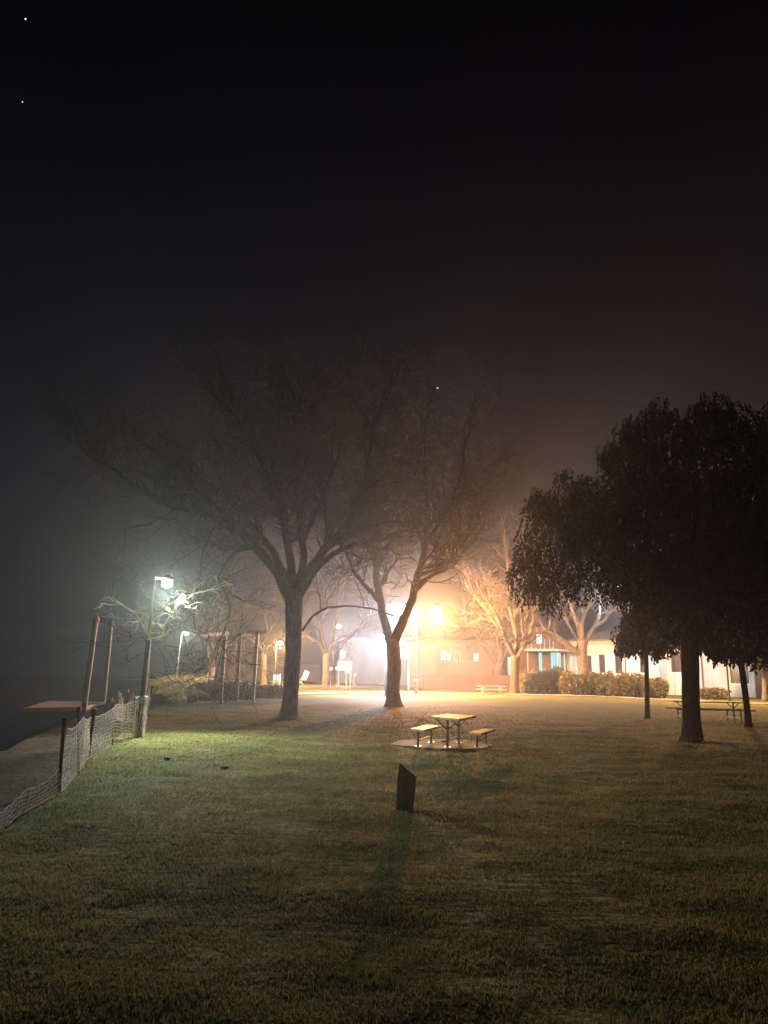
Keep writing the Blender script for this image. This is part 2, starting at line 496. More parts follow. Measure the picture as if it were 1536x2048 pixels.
# unseen lamps added behind the dark tree to light the long wall and right lawn
simple_lamp('unseen white lamp added behind the dark tree crown to light the white wall', 1235, 1170, 80, COOL, 1100, .5, lit=60)
simple_lamp('unseen warm lamp added behind the dark tree crown to light the wall and lawn', 1430, 1150, 60, (1, .56, .22), 3600, .5, lit=60)

# ------------------------------------------------------------------ bare trees
def polyline(keys, seg=.5):
    pts = []
    for i in range(len(keys) - 1):
        a, b = keys[i], keys[i + 1]
        p0 = keys[i - 1] if i else a + (a - b); p3 = keys[i + 2] if i + 2 < len(keys) else b + (b - a)
        n = max(1, int((b - a).length / seg))
        for k in range(n):
            t = k / n
            pts.append(.5 * ((2 * a) + (b - p0) * t + (2 * p0 - 5 * a + 4 * b - p3) * t * t + (3 * a - p0 - 3 * b + p3) * t ** 3))
    pts.append(keys[-1])
    return pts

def rvec(R):
    while True:
        v = Vector((R.uniform(-1, 1), R.uniform(-1, 1), R.uniform(-1, 1)))
        if .05 < v.length < 1: return v.normalized()

GAPS = [(P(800, 1218, 70), 1.2), (P(872, 1223, 70), 1.2), (P(762, 1281, 58), 1.2), (P(677, 1253, 103), 1.2), (P(334, 1168, 21), .30),
        (P(560, 1286, 92), 1.0), (P(373, 1267, 62.5), .7), (P(336, 1172, 23.5), .33)]
def in_gap(q):
    """no twigs grow right in front of a lamp, so that the bulbs stay in view"""
    for g, gr in GAPS:
        if q.y < g.y + 1:
            t = q.y / g.y; c = EYE.lerp(g, t)
            if (q - c).length < gr * t: return True
    return False

def twig(mb, R, p, d, L, r, lev, cfg):
    """a wavering branch with its own side shoots"""
    if (p + d.normalized() * L).z > 19.6 or in_gap(p) or in_gap(p + d.normalized() * L * .5) or in_gap(p + d.normalized() * L): return
    n = (6, 5, 4, 3)[min(lev, 3)]
    pts = [p]; dd = d.normalized(); st = L / n
    for i in range(n):
        dd = (dd + rvec(R) * cfg['wob'] + Vector((0, 0, cfg['lift'] if lev < 2 else cfg['lift2']))).normalized()
        pts.append(pts[-1] + dd * st)
    rr = [max(cfg['rmin'], r * (1 - .8 * i / n)) for i in range(n + 1)]
    mb.tube(pts, rr, 5 if lev == 0 else 3, cap=False)
    if lev >= cfg['depth']: return
    cnt = int(L / cfg['gap'][lev] + R.random())
    for k in range(cnt):
        t = .12 + .88 * (k + R.random()) / max(cnt, 1)
        i = min(n - 1, int(t * n)); f = t * n - i
        q = pts[i].lerp(pts[i + 1], min(f, 1)); bd = (pts[i + 1] - pts[i]).normalized()
        sd = rvec(R); sd = (sd - bd * sd.dot(bd)).normalized()
        nd = (bd * R.uniform(.35, 1.0) + sd * R.uniform(.6, 1.1) + Vector((0, 0, .12)))
        twig(mb, R, q, nd, L * R.uniform(.38, .62) * cfg.get('shr', 1), rr[i] * .6, lev + 1, cfg)

def bare_tree(name, label, cat, base, trunk, limbs, cfg, tw='twigs', seed=1, bark='bark', sides=22, group=None, flare=1.0):
    R = random.Random(seed)
    root = empty(name, base, 0, label, cat, group)
    mb = MB()
    keys = [p for p, _ in trunk]; pts = polyline(keys, .18)
    L = [0]
    for a, b in zip(pts[:-1], pts[1:]): L.append(L[-1] + (b - a).length)
    kl = [0]
    ktot = [0]
    for a, b in zip(keys[:-1], keys[1:]): ktot.append(ktot[-1] + (b - a).length)
    def rad_at(s):
        s = s / L[-1] * ktot[-1]
        for i in range(len(ktot) - 1):
            if s <= ktot[i + 1] + 1e-6:
                t = (s - ktot[i]) / max(ktot[i + 1] - ktot[i], 1e-6)
                return trunk[i][1] * (1 - t) + trunk[i + 1][1] * t
        return trunk[-1][1]
    rr = [rad_at(s) * (1 + .45 * flare * math.exp(-s / .28)) for s in L]
    mb.tube(pts, rr, sides, rough=.07, ridges=7)
    mb.build('trunk', M[bark], root, smooth=True)
    cb = MB()
    for lb in limbs:
        lk, r0, r1 = lb[0], lb[1] * 1.08, lb[2] * 1.25
        shoot = lb[3] if len(lb) > 3 else 1.0
        lp = polyline(lk, .35)
        n = len(lp)
        for i in range(1, n - 1): lp[i] = lp[i] + rvec(R) * .035
        rads = [r0 + (r1 - r0) * (i / (n - 1)) ** .75 for i in range(n)]
        cb.tube(lp, rads, 9, cap=False, rough=.05, ridges=4)
        Ln = sum((b - a).length for a, b in zip(lp[:-1], lp[1:]))
        cnt = int(Ln / cfg['limbgap'] * shoot)
        for k in range(cnt):
            t = cfg.get('t0', .16) + (1 - cfg.get('t0', .16)) * (k + R.random()) / cnt
            i = min(n - 2, int(t * (n - 1)))
            bd = (lp[i + 1] - lp[i]).normalized()
            sd = rvec(R); sd = (sd - bd * sd.dot(bd)).normalized()
            nd = bd * R.uniform(.3, 1.0) + sd * R.uniform(.5, 1.0) + Vector((0, 0, cfg.get('up', .25)))
            twig(cb, R, lp[i], nd, cfg['L'] * R.uniform(.6, 1.15) * (1.1 - .4 * t), max(rads[i] * .5, cfg['rmin'] * 2.2), 0, cfg)
        bd = (lp[-1] - lp[-2]).normalized()
        for k in range(3):
            twig(cb, R, lp[-1], bd + rvec(R) * .35, cfg['L'] * .9, r1 * .9, 0, cfg)
    cb.build('branches', M[tw], root, smooth=False)
    return root

def limb(pts, d, dy):
    """picture points -> 3D polyline that swings dy metres in depth along its way"""
    n = len(pts) - 1
    return [P(x, y, d + dy * (i / n) ** 1.2) for i, (x, y) in enumerate(pts)]

CF1 = dict(wob=.42, lift=.09, lift2=-.02, rmin=.0085, depth=2, gap=(.36, .30, .24, .2), limbgap=.48, L=3.1, up=.25, shr=1.1, t0=.26)
D1 = on_ground(577, 1438).y
T = lambda x, y, dy=0: P(x, y, D1 + dy)
trunk1 = [(T(577, 1440), .30), (T(581, 1390), .29), (T(585, 1320), .285), (T(587, 1250), .31), (T(587, 1195), .36), (T(588, 1178), .30)]
limbs1 = [
    (limb([(583, 1200), (556, 1148), (520, 1105), (478, 1062), (440, 1040), (390, 1022), (330, 1008), (275, 975), (225, 935)], D1, -3.0), .24, .05, 1.5),
    (limb([(585, 1195), (560, 1130), (532, 1085), (495, 1040), (455, 1000), (400, 955), (350, 900)], D1, 3.2), .17, .04, 1.3),
    (limb([(588, 1190), (578, 1110), (567, 1050), (545, 980), (515, 910), (480, 850), (450, 805)], D1, -1.8), .20, .04, 1.3),
    (limb([(590, 1190), (608, 1120), (600, 1050), (592, 980), (605, 900), (600, 830), (590, 790)], D1, 2.2), .18, .04, 1.3),
    (limb([(592, 1190), (635, 1115), (690, 1065), (715, 1000), (735, 930), (745, 860)], D1, -2.2), .22, .045, 1.3),
    (limb([(592, 1200), (645, 1125), (700, 1092), (765, 1078), (830, 1055), (880, 1040)], D1, 2.5), .15, .035, 1.1),
    (limb([(505, 1094), (470, 1104), (446, 1130), (436, 1160), (450, 1185), (460, 1220), (448, 1262)], D1 - 1.2, -1.5), .075, .018, .6),
    (limb([(440, 1040), (412, 1085), (402, 1135), (398, 1185), (388, 1225)], D1 - 1.8, -1.5), .07, .018, .6),
    (limb([(604, 1262), (640, 1222), (690, 1212), (745, 1218), (790, 1232)], D1, -2.0), .055, .016, .8),
    (limb([(567, 1050), (530, 960), (540, 900), (560, 840), (555, 795)], D1, 3.5), .11, .03, 1.2),
    (limb([(608, 1080), (650, 980), (680, 900), (690, 830)], D1, 3.2), .11, .03, 1.2),
    (limb([(478, 1062), (420, 1000), (370, 950), (310, 900)], D1 - 1.0, -2.5), .10, .03, 1.2),
]
bare_tree('bare_tree', 'largest bare spreading tree, nearest to the viewer, with furrowed trunk and low fork', 'tree',
          on_ground(577, 1438), trunk1, limbs1, CF1, seed=3)

# drooping lamplit branch ends around the first lamp belong to a small tree behind the lamp
CF1b = dict(wob=.6, lift=-.03, lift2=-.08, rmin=.0095, depth=2, gap=(.38, .4, .2), limbgap=.30, L=.85, up=.0, t0=.3)
Dl = 25.0
bl = Vector((X(292, 24.5), 24.5, hz(X(292, 24.5), 24.5)))
bare_tree('pruned_tree', 'small contorted bare tree with twigs coloured pale as if glowing beneath the shore lamp', 'tree', bl,
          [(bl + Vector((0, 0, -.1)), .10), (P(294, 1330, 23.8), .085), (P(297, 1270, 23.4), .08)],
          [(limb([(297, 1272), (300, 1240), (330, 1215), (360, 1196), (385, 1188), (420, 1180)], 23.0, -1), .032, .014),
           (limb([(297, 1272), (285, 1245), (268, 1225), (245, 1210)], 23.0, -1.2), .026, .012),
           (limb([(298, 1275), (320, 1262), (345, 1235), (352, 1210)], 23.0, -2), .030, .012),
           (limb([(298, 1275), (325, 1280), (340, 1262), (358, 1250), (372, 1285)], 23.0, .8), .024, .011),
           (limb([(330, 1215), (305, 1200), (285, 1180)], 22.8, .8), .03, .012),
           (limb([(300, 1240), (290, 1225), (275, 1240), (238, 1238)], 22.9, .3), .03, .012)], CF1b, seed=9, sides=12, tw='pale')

D2 = on_ground(787, 1412).y
CF2 = dict(wob=.38, lift=.10, lift2=-.01, rmin=.012, depth=2, gap=(.50, .42, .34, .3), limbgap=.66, L=4.2, up=.3, shr=1.1, t0=.22)
T2 = lambda x, y: P(x, y, D2)
trunk2 = [(T2(787, 1414), .40), (T2(786, 1375), .36), (T2(789, 1330), .36), (T2(786, 1298), .37), (T2(784, 1278), .36)]
limbs2 = [
    (limb([(785, 1290), (803, 1248), (824, 1200), (835, 1150), (850, 1090), (855, 1010), (850, 930), (850, 850)], D2, -3), .27, .05, 1.2),
    (limb([(784, 1295), (770, 1250), (760, 1200), (752, 1150), (750, 1080), (745, 1000), (735, 900), (730, 840)], D2, 3), .26, .05, 1.2),
    (limb([(760, 1205), (735, 1175), (712, 1150), (695, 1110), (678, 1060), (655, 1000)], D2, -3), .14, .04, 1.0),
    (limb([(830, 1180), (865, 1150), (900, 1120), (935, 1075), (965, 1010)], D2, 3), .15, .04, 1.2),
    (limb([(750, 1090), (775, 1030), (790, 950), (795, 870), (790, 815)], D2 + 1.5, 2), .14, .04, 1.2),
    (limb([(850, 1090), (895, 1020), (925, 950), (930, 890)], D2 - 1.5, -2), .13, .04, 1.2),
    (limb([(748, 1070), (710, 1000), (690, 930), (670, 860)], D2 + 1, 4), .12, .04, 1.2),
]
bare_tree('bare_tree', 'tall bare tree in the middle whose trunk forks beside the brightest lamp', 'tree',
          on_ground(787, 1412), trunk2, limbs2, CF2, seed=5)

CF3 = dict(wob=.32, lift=.10, lift2=0, rmin=.026, depth=2, gap=(.9, .8, .5), limbgap=.9, L=4.5, up=.3)
D3 = 96.0
b3 = Vector((X(652, D3), D3, 0))
T3 = lambda x, y: P(x, y, D3)
bare_tree('bare_tree', 'far pinkish bare tree left of the notice board, trunk forking low', 'tree', b3,
          [(b3 - Vector((0, 0, .2)), .5), (T3(652, 1350), .42), (T3(652, 1325), .42), (T3(653, 1308), .46)],
          [(limb([(653, 1312), (640, 1290), (622, 1275), (605, 1262), (590, 1240), (570, 1215)], D3, -4), .28, .07),
           (limb([(654, 1310), (672, 1290), (695, 1278), (715, 1262), (735, 1235)], D3, 4), .28, .07),
           (limb([(652, 1312), (648, 1280), (640, 1245), (645, 1200), (640, 1150)], D3, 2), .22, .06),
           (limb([(654, 1312), (668, 1270), (675, 1220), (690, 1170), (700, 1130)], D3, -3), .2, .06)], CF3, seed=8, sides=14)

D4 = on_ground(1029, 1389).y
CF4 = dict(wob=.32, lift=.05, lift2=-.03, rmin=.019, depth=2, gap=(.7, .6, .45, .4), limbgap=.75, L=3.8, up=.25)
T4 = lambda x, y: P(x, y, D4)
b4 = on_ground(1029, 1389)
bare_tree('bare_tree', 'golden-lit bare tree with a stout short trunk beside the far picnic table', 'tree', b4,
          [(T4(1029, 1391), .45), (T4(1029, 1360), .40), (T4(1030, 1325), .42), (T4(1031, 1312), .45)],
          [(limb([(1030, 1316), (1018, 1292), (1008, 1268), (1000, 1245), (985, 1215), (968, 1190), (950, 1160)], D4, -4), .24, .06),
           (limb([(1012, 1282), (995, 1258), (975, 1246), (955, 1255)], D4, -4), .10, .03),
           (limb([(1031, 1314), (1032, 1270), (1020, 1215), (1018, 1150), (1010, 1080), (1000, 1020)], D4, 3), .24, .06),
           (limb([(1034, 1314), (1050, 1290), (1062, 1262), (1070, 1225), (1085, 1180)], D4, -3), .24, .06),
           (limb([(1034, 1316), (1045, 1280), (1043, 1230), (1050, 1170), (1048, 1110), (1045, 1060)], D4, 3), .2, .05),
           (limb([(1010, 1275), (975, 1225), (945, 1180), (920, 1110), (915, 1040), (910, 1000)], D4, 3), .14, .04)],
          CF4, seed=12, sides=16, tw='barkd', bark='twigs')  # trunk wears the darkened bark, its shade is in the colour

D5 = 79.0
b5 = Vector((X(1168, D5), D5, 0)); T5 = lambda x, y: P(x, y, D5)
CF5 = dict(wob=.30, lift=.10, lift2=0, rmin=.024, depth=1, gap=(.6, .5), limbgap=1.5, L=2.2, up=.3, t0=.6)
bare_tree('pruned_tree', 'pollarded tree with thick stubby limbs before the white wall, one limb reaching left', 'tree', b5,
          [(b5 - Vector((0, 0, .2)), .62), (T5(1168, 1352), .58), (T5(1165, 1325), .56), (T5(1163, 1300), .60), (T5(1166, 1282), .50)],
          [(limb([(1163, 1310), (1140, 1295), (1120, 1278), (1100, 1266), (1085, 1262)], D5, -2), .42, .16),
           (limb([(1166, 1290), (1158, 1262), (1152, 1240), (1146, 1225)], D5, 1), .30, .13),
           (limb([(1166, 1290), (1164, 1262), (1166, 1240), (1172, 1222)], D5, -1), .26, .12),
           (limb([(1168, 1292), (1178, 1268), (1192, 1250), (1198, 1230), (1199, 1214)], D5, 1), .32, .13),
           (limb([(1190, 1254), (1205, 1245), (1215, 1232), (1226, 1222)], D5, -1), .18, .1),
           (limb([(1160, 1284), (1148, 1268), (1132, 1240), (1122, 1222)], D5, 2), .16, .08)], CF5, seed=15, sides=16, tw='bark')

D6 = 90.0
b6 = Vector((X(996, D6), D6, 0))
bare_tree('pruned_tree', 'dull leaning bare tree behind the golden one, against the entrance building', 'tree', b6,
          [(b6 - Vector((0, 0, .2)), .55), (P(994, 1350, D6), .5), (P(998, 1325, D6), .5)],
          [(limb([(998, 1328), (1012, 1300), (1022, 1280), (1035, 1262)], D6, 2), .32, .08),
           (limb([(997, 1328), (1000, 1300), (994, 1275), (996, 1245)], D6, -2), .3, .08),
           (limb([(996, 1330), (975, 1305), (965, 1290), (950, 1270)], D6, -2), .22, .06)], CF3, seed=21, sides=12, tw='bark')

D7 = 84.0
b7 = Vector((X(418, D7), D7, 0))
bare_tree('bare_tree', 'far small bare tree with pale split trunk behind the timber posts', 'tree', b7,
          [(b7 - Vector((0, 0, .2)), .55), (P(420, 1350, D7), .45), (P(423, 1332, D7), .42)],
          [(limb([(423, 1336), (418, 1318), (414, 1300), (405, 1280)], D7, -2), .24, .07),
           (limb([(424, 1336), (432, 1310), (440, 1285), (450, 1262)], D7, 2), .3, .07),
           (limb([(424, 1336), (426, 1300), (420, 1270), (425, 1245)], D7, 2), .24, .07)], CF3, seed=22, sides=12)
b8 = Vector((X(528, 100), 100, 0))
bare_tree('bare_tree', 'distant orange-tinted weeping tree beneath the orange lamp', 'tree', b8,
          [(b8 - Vector((0, 0, .2)), .4), (P(528, 1330, 100), .35), (P(528, 1310, 100), .35)],
          [(limb([(528, 1312), (515, 1285), (498, 1270), (480, 1275), (470, 1300)], 100, -2), .2, .06),
           (limb([(528, 1312), (540, 1290), (548, 1300), (553, 1320)], 100, 2), .2, .06),
           (limb([(528, 1312), (526, 1280), (535, 1262), (530, 1235)], 100, 2), .2, .06)],
          dict(CF3, lift=-.1, lift2=-.15, L=4), seed=23, sides=12)

# ------------------------------------------------------------------ leafy trees
def leaves(n, centre, axis, size, wd, name, m, parent, off):
    """n little rhombic leaves: centre (n,3), axis (n,3)"""
    axis = axis / np.linalg.norm(axis, axis=1, keepdims=True)
    rv = npr.normal(size=(n, 3)); s = np.cross(axis, rv); s /= np.linalg.norm(s, axis=1, keepdims=True)
    nn = np.cross(axis, s)
    L = size[:, None]; w_ = wd[:, None]
    v = np.stack([centre, centre + axis * L * .45 - s * w_ + nn * w_ * .4, centre + axis * L - nn * L * .12,
                  centre + axis * L * .45 + s * w_ + nn * w_ * .4], 1).reshape(-1, 3)
    i = np.arange(n) * 4
    return np_mesh(name, v, np.stack([i, i + 1, i + 2, i + 3], -1), m, parent, off)

def leafy_tree(name, label, base, trunk, blobs, d, per, strand, leaf, bark='barkd', limbs_to=(), seed=1):
    root = empty(name, base, 0, label, 'tree')
    R = random.Random(seed)
    mb = MB()
    pts = polyline([p for p, _ in trunk], .2); n = len(pts)
    rr = []
    for i in range(n):
        t = i / (n - 1) * (len(trunk) - 1); k = min(int(t), len(trunk) - 2); f = t - k
        rr.append(trunk[k][1] * (1 - f) + trunk[k + 1][1] * f)
    rr = [r * (1 + .4 * math.exp(-i * .2 / .25)) for i, r in enumerate(rr)]
    mb.tube(pts, rr, 20, rough=.06, ridges=6)
    mb.build('trunk', M[bark], root, smooth=True)
    lb = MB(); top = pts[-1]
    cs = []; ax = []; sz = []
    for (px, py, r, dy) in blobs:
        c = P(px, py, d + dy)
        mid = top.lerp(c, .5) + rvec(R) * .3
        lb.tube(polyline([top - Vector((0, 0, .2)), mid, c], .4), [max(.02, .10 - .012 * i) for i in range(40)][:len(polyline([top - Vector((0, 0, .2)), mid, c], .4))], 6, cap=False)
        ns = int(per * r * r)
        for k in range(ns):
            v = rvec(R) * (r * (R.random() ** .35))
            v.x *= 1.05; v.z *= .95
            p0 = c + v
            Ls = R.uniform(*strand); m_ = int(Ls / .055)
            dr = Vector((v.x, v.y, 0)) * (.25 / r)
            q = p0
            for j in range(m_):
                q = q + (dr * (1 - j / m_) + Vector((0, 0, -1)) + rvec(R) * .35).normalized() * .055
                cs.append(q); ax.append(rvec(R) * .75 + Vector((0, 0, -.9)) + dr); sz.append(R.uniform(.7, 1.3))
    lb.build('limbs', M[bark], root)
    cs = np.array([tuple(c) for c in cs]); ax = np.array([tuple(a) for a in ax]); sz = np.array(sz)
    leaves(len(cs), cs, ax, sz * leaf, sz * leaf * .24, 'crown', M['leaf'], root, base)
    return root

DR = on_ground(1382, 1480).y
TR = lambda x, y, dy=0: P(x, y, DR + dy)
leafy_tree('evergreen_tree', 'huge dark evergreen tree with weeping foliage filling the right side', on_ground(1382, 1480),
           [(TR(1384, 1484), .27), (TR(1383, 1450), .25), (TR(1381, 1380), .25), (TR(1379, 1300), .27), (TR(1380, 1240), .26)],
           [(1085, 1085, .95, .5), (1060, 1140, .72, -.3), (1105, 1165, .8, .8), (1120, 1015, .75, 0), (1165, 962, .42, .5), (1070, 1015, .35, 0),
            (1190, 1110, 1.2, -1), (1175, 1050, 1.1, 1.5), (1230, 1000, 1.2, -.5), (1230, 905, .55, .5), (1290, 1080, 1.5, 1), (1270, 925, 1.0, .5),
            (1320, 875, 1.0, -.5), (1250, 1150, .85, 1.5), (1330, 980, 1.6, 0), (1380, 860, 1.05, 1), (1440, 850, .95, -.5), (1420, 950, 1.6, 2),
            (1400, 1080, 1.8, -1.5), (1340, 1180, 1.3, -1), (1310, 1130, 1.2, 2), (1430, 1190, 1.3, -1), (1500, 900, 1.1, 0), (1510, 1010, 1.6, 1),
            (1530, 1140, 1.6, -1), (1500, 1220, 1.1, 1), (1600, 920, 1.6, 1), (1620, 1080, 1.8, 0), (1560, 870, .8, -.5), (1385, 1235, .7, 0),
            (1700, 1000, 1.8, 0), (1450, 1100, 1.6, 3), (1320, 815, .5, .2), (1420, 805, .6, 0), (1215, 895, .4, 0), (1255, 855, .45, 0), (1290, 850, .7, 1),
            (1130, 950, .35, 0), (1070, 985, .3, .4), (1090, 1000, .5, 0), (1480, 835, .7, 0), (1540, 830, .6, 1), (1160, 1010, .8, -1), (1270, 1180, .5, 0),
            (1300, 1000, 1.7, 2.5), (1200, 1090, 1.2, 1.8), (1400, 1150, 1.5, 2.5), (1500, 1130, 1.6, 2.6), (1480, 1020, 1.8, 3)],
           DR, 230, (.2, .62), .125, seed=31)
b = on_ground(1293, 1437)
leafy_tree('young_tree', 'slim young evergreen with straight trunk and low drooping leaves, left of the thick dark trunk', b,
           [(P(1295, 1439, b.y), .105), (P(1294, 1380, b.y), .10), (P(1292, 1300, b.y), .095), (P(1291, 1270, b.y), .08)],
           [(1262, 1262, .75, 0), (1300, 1272, .72, .6), (1325, 1262, .8, -.5), (1288, 1235, .8, .3), (1255, 1280, .5, -.3), (1270, 1240, .6, 0),
            (1345, 1240, .8, 0), (1320, 1215, 1.0, 1)],
           b.y, 150, (.3, .7), .22, seed=33)
b = on_ground(1497, 1456)
leafy_tree('young_tree', 'slim leaning evergreen right of the thick dark trunk, over the shaded picnic table', b,
           [(P(1498, 1460, b.y), .125), (P(1492, 1400, b.y), .115), (P(1484, 1340, b.y), .11), (P(1476, 1275, b.y), .10)],
           [(1440, 1262, .85, 0), (1480, 1270, .8, .6), (1520, 1275, .8, -.5), (1455, 1282, .5, .3), (1425, 1285, .35, 0), (1550, 1250, 1.0, 0), (1500, 1240, 1, 1), (1410, 1262, .6, 0)],
           b.y, 150, (.3, .7), .2, seed=35)
b = Vector((X(1527, 66), 66, 0))
leafy_tree('evergreen_tree', 'pale-trunked dark tree at the right edge beyond the lawn', b,
           [(P(1530, 1402, 66), .22), (P(1529, 1370, 66), .2), (P(1526, 1330, 66), .18), (P(1520, 1300, 66), .17)],
           [(1500, 1270, 2.2, 0), (1540, 1280, 2.4, 0), (1560, 1240, 3, 0), (1520, 1240, 2.5, 2), (1580, 1290, 2.5, 0)], 66, 40, (.4, .9), .35, bark='bark', seed=37)

# ------------------------------------------------------------------ shrubs
def shrub(name, label, c, rx, ry, h, n, leaf, m, group, cat='shrub', stems=7):
    root = empty(name, c, 0, label, cat, group)
    R = random.Random(int(c[0] * 100 + c[1]))
    mb = MB()
    for k in range(stems):
        a = R.uniform(0, 6.28); q = R.uniform(.2, .7)
        e = Vector(c) + Vector((math.cos(a) * rx * q, math.sin(a) * ry * q, h * R.uniform(.6, .95)))
        mb.tube(polyline([Vector(c) + Vector((0, 0, -.05)), Vector(c).lerp(e, .5) + rvec(R) * .08, e], .25), .018, 4, cap=False)
    mb.build('stems', M['bark'], root)
    u = npr.normal(size=(n, 3)); u /= np.linalg.norm(u, axis=1, keepdims=True)
    rad = npr.random(n) ** .45
    lump = .75 + .5 * vnoise(u[:, 0] * 2.2 + c[0], u[:, 2] * 2.2 + u[:, 1] * 1.7, 9)
    p = u * (rad * lump)[:, None] * np.array([rx, ry, h * .62]) + np.array([c[0], c[1], c[2] + h * .45])
    p[:, 2] = np.maximum(p[:, 2], c[2] + .02)
    ax = u + npr.normal(size=(n, 3)) * .6 + np.array([0, 0, .3])
    s = npr.uniform(.6, 1.4, n) * leaf
    leaves(n, p, ax, s, s * .3, 'foliage', m, root, c)
    return root

def tussock(label, c, r, h, n, group, m='tuft', name='tussock_grass'):
    a = npr.random(n) * 6.283; t = npr.random(n) ** .6
    base = np.stack([c[0] + np.cos(a) * r * .35 * npr.random(n), c[1] + np.sin(a) * r * .35 * npr.random(n), np.full(n, c[2] - .02)], -1)
    out = np.stack([np.cos(a), np.sin(a), np.zeros(n)], -1); side = np.stack([-np.sin(a), np.cos(a), np.zeros(n)], -1)
    L = h * npr.uniform(.7, 1.2, n)[:, None]; T_ = t[:, None]
    p1 = base + out * L * .35 * T_ + np.array([0, 0, 1.]) * L * .65
    p2 = base + out * (r * T_ + L * .3 * T_) + np.array([0, 0, 1.]) * L * (1.05 - .65 * T_)
    wd = .012
    v = np.stack([base - side * wd, base + side * wd, p1 - side * wd, p1 + side * wd, p2 - side * wd * .2, p2 + side * wd * .2], 1).reshape(-1, 3)
    i = np.arange(n) * 6
    q = np.concatenate([np.stack([i, i + 1, i + 3, i + 2], -1), np.stack([i + 2, i + 3, i + 5, i + 4], -1)])
    o = np_mesh(name, v - np.array(c), q, M[m]); o.location = c
    tag(o, label, 'plant', group)
    return o

TL = ['first yellow-green tussock, at the shore end of the shrub bed', 'yellow-green tussock second from the shore end of the shrub bed',
      'yellow-green tussock below the second lamp post', 'yellow tussock just right of the second lamp post',
      'yellow tussock just left of the first timber post', 'low tussock at the front left corner of the shrub bed',
      'front-row tussock under the second lamp post', 'front-row tussock left of the first timber post']
for k, (px, py, r, h) in enumerate([(312, 1404, .9, .9), (330, 1397, 1.0, 1.0), (350, 1392, 1.0, 1.1), (375, 1388, 1.0, 1.1), (402, 1386, 1.1, 1.1),
                                    (318, 1411, .6, .6), (342, 1407, .6, .6), (385, 1405, .6, .6)]):
    tussock(TL[k], on_ground(px, py), r * 1.1, h * 1.3, 1500, 'tussocks in the shrub bed')
SL = ['brown shrub in front of the first timber post', 'brown shrub between the first and second timber posts', 'brown shrub in front of the second timber post',
      'brown shrub between the second and third timber posts', 'low brown shrub in front of the third timber post', 'last shrub of the bed, touching the big trunk',
      'dull shrub left of the first timber post, among tussocks']
for k, (px, py, r, h) in enumerate([(432, 1400, 1.0, .95), (455, 1401, .95, .95), (478, 1400, 1.0, .9), (500, 1398, 1.0, .85), (524, 1397, 1.0, .8), (549, 1396, .9, .8), (405, 1402, .9, .8)]):
    shrub('shrub', SL[k], on_ground(px, py), r, .8, h, 2600, .11, M['hedge'], 'shrubs in the bed')
tussock('ragged tuft of uncut grass round the foot of the largest bare tree', on_ground(577, 1440), .8, .17, 320, None, m='blade', name='grass_tuft')
tussock('ragged tuft of uncut grass round the foot of the thick dark trunk', on_ground(1384, 1482), .7, .15, 260, None, m='blade', name='grass_tuft')
tussock('spiky upright flax beside the big tree trunk', on_ground(553, 1392), .35, 1.5, 160, 'tussocks in the shrub bed', name='flax_plant')
HL = ['long dusky hedge shrub right of the golden-lit tree', 'hedge shrub below the lit glass doors', 'hedge shrub below the canopy corner',
      'hedge shrub at the left foot of the pollarded tree', 'hedge shrub at the right foot of the pollarded tree', 'hedge shrub below the second dark window',
      'hedge shrub below the third dark window', 'hedge shrub left of the slim straight trunk', 'last hedge shrub, between slim and thick trunks']
for k, (px, d, hh) in enumerate([(1062, 74, 2.0), (1090, 74, 2.1), (1117, 74, 2.2), (1143, 73, 2.2), (1186, 73, 2.1), (1214, 72, 2.1), (1243, 70, 2.0), (1270, 69, 1.9), (1310, 67, 1.7)]):
    shrub('hedge_shrub', HL[k], Vector((X(px, d), d, 0)), 1.3 + .25 * math.sin(k * 2.1), 1.0, hh * (1 + .07 * math.sin(k * 3.7)), 6500, .15, M['hedge'], 'hedge shrubs before the white wall')
shrub('hedge_shrub', 'low dark shrub under the cream wall, right of the thick trunk', Vector((X(1420, 68), 68, 0)), 1.7, .8, .9, 1500, .22, M['hedge'], 'hedge shrubs before the white wall')

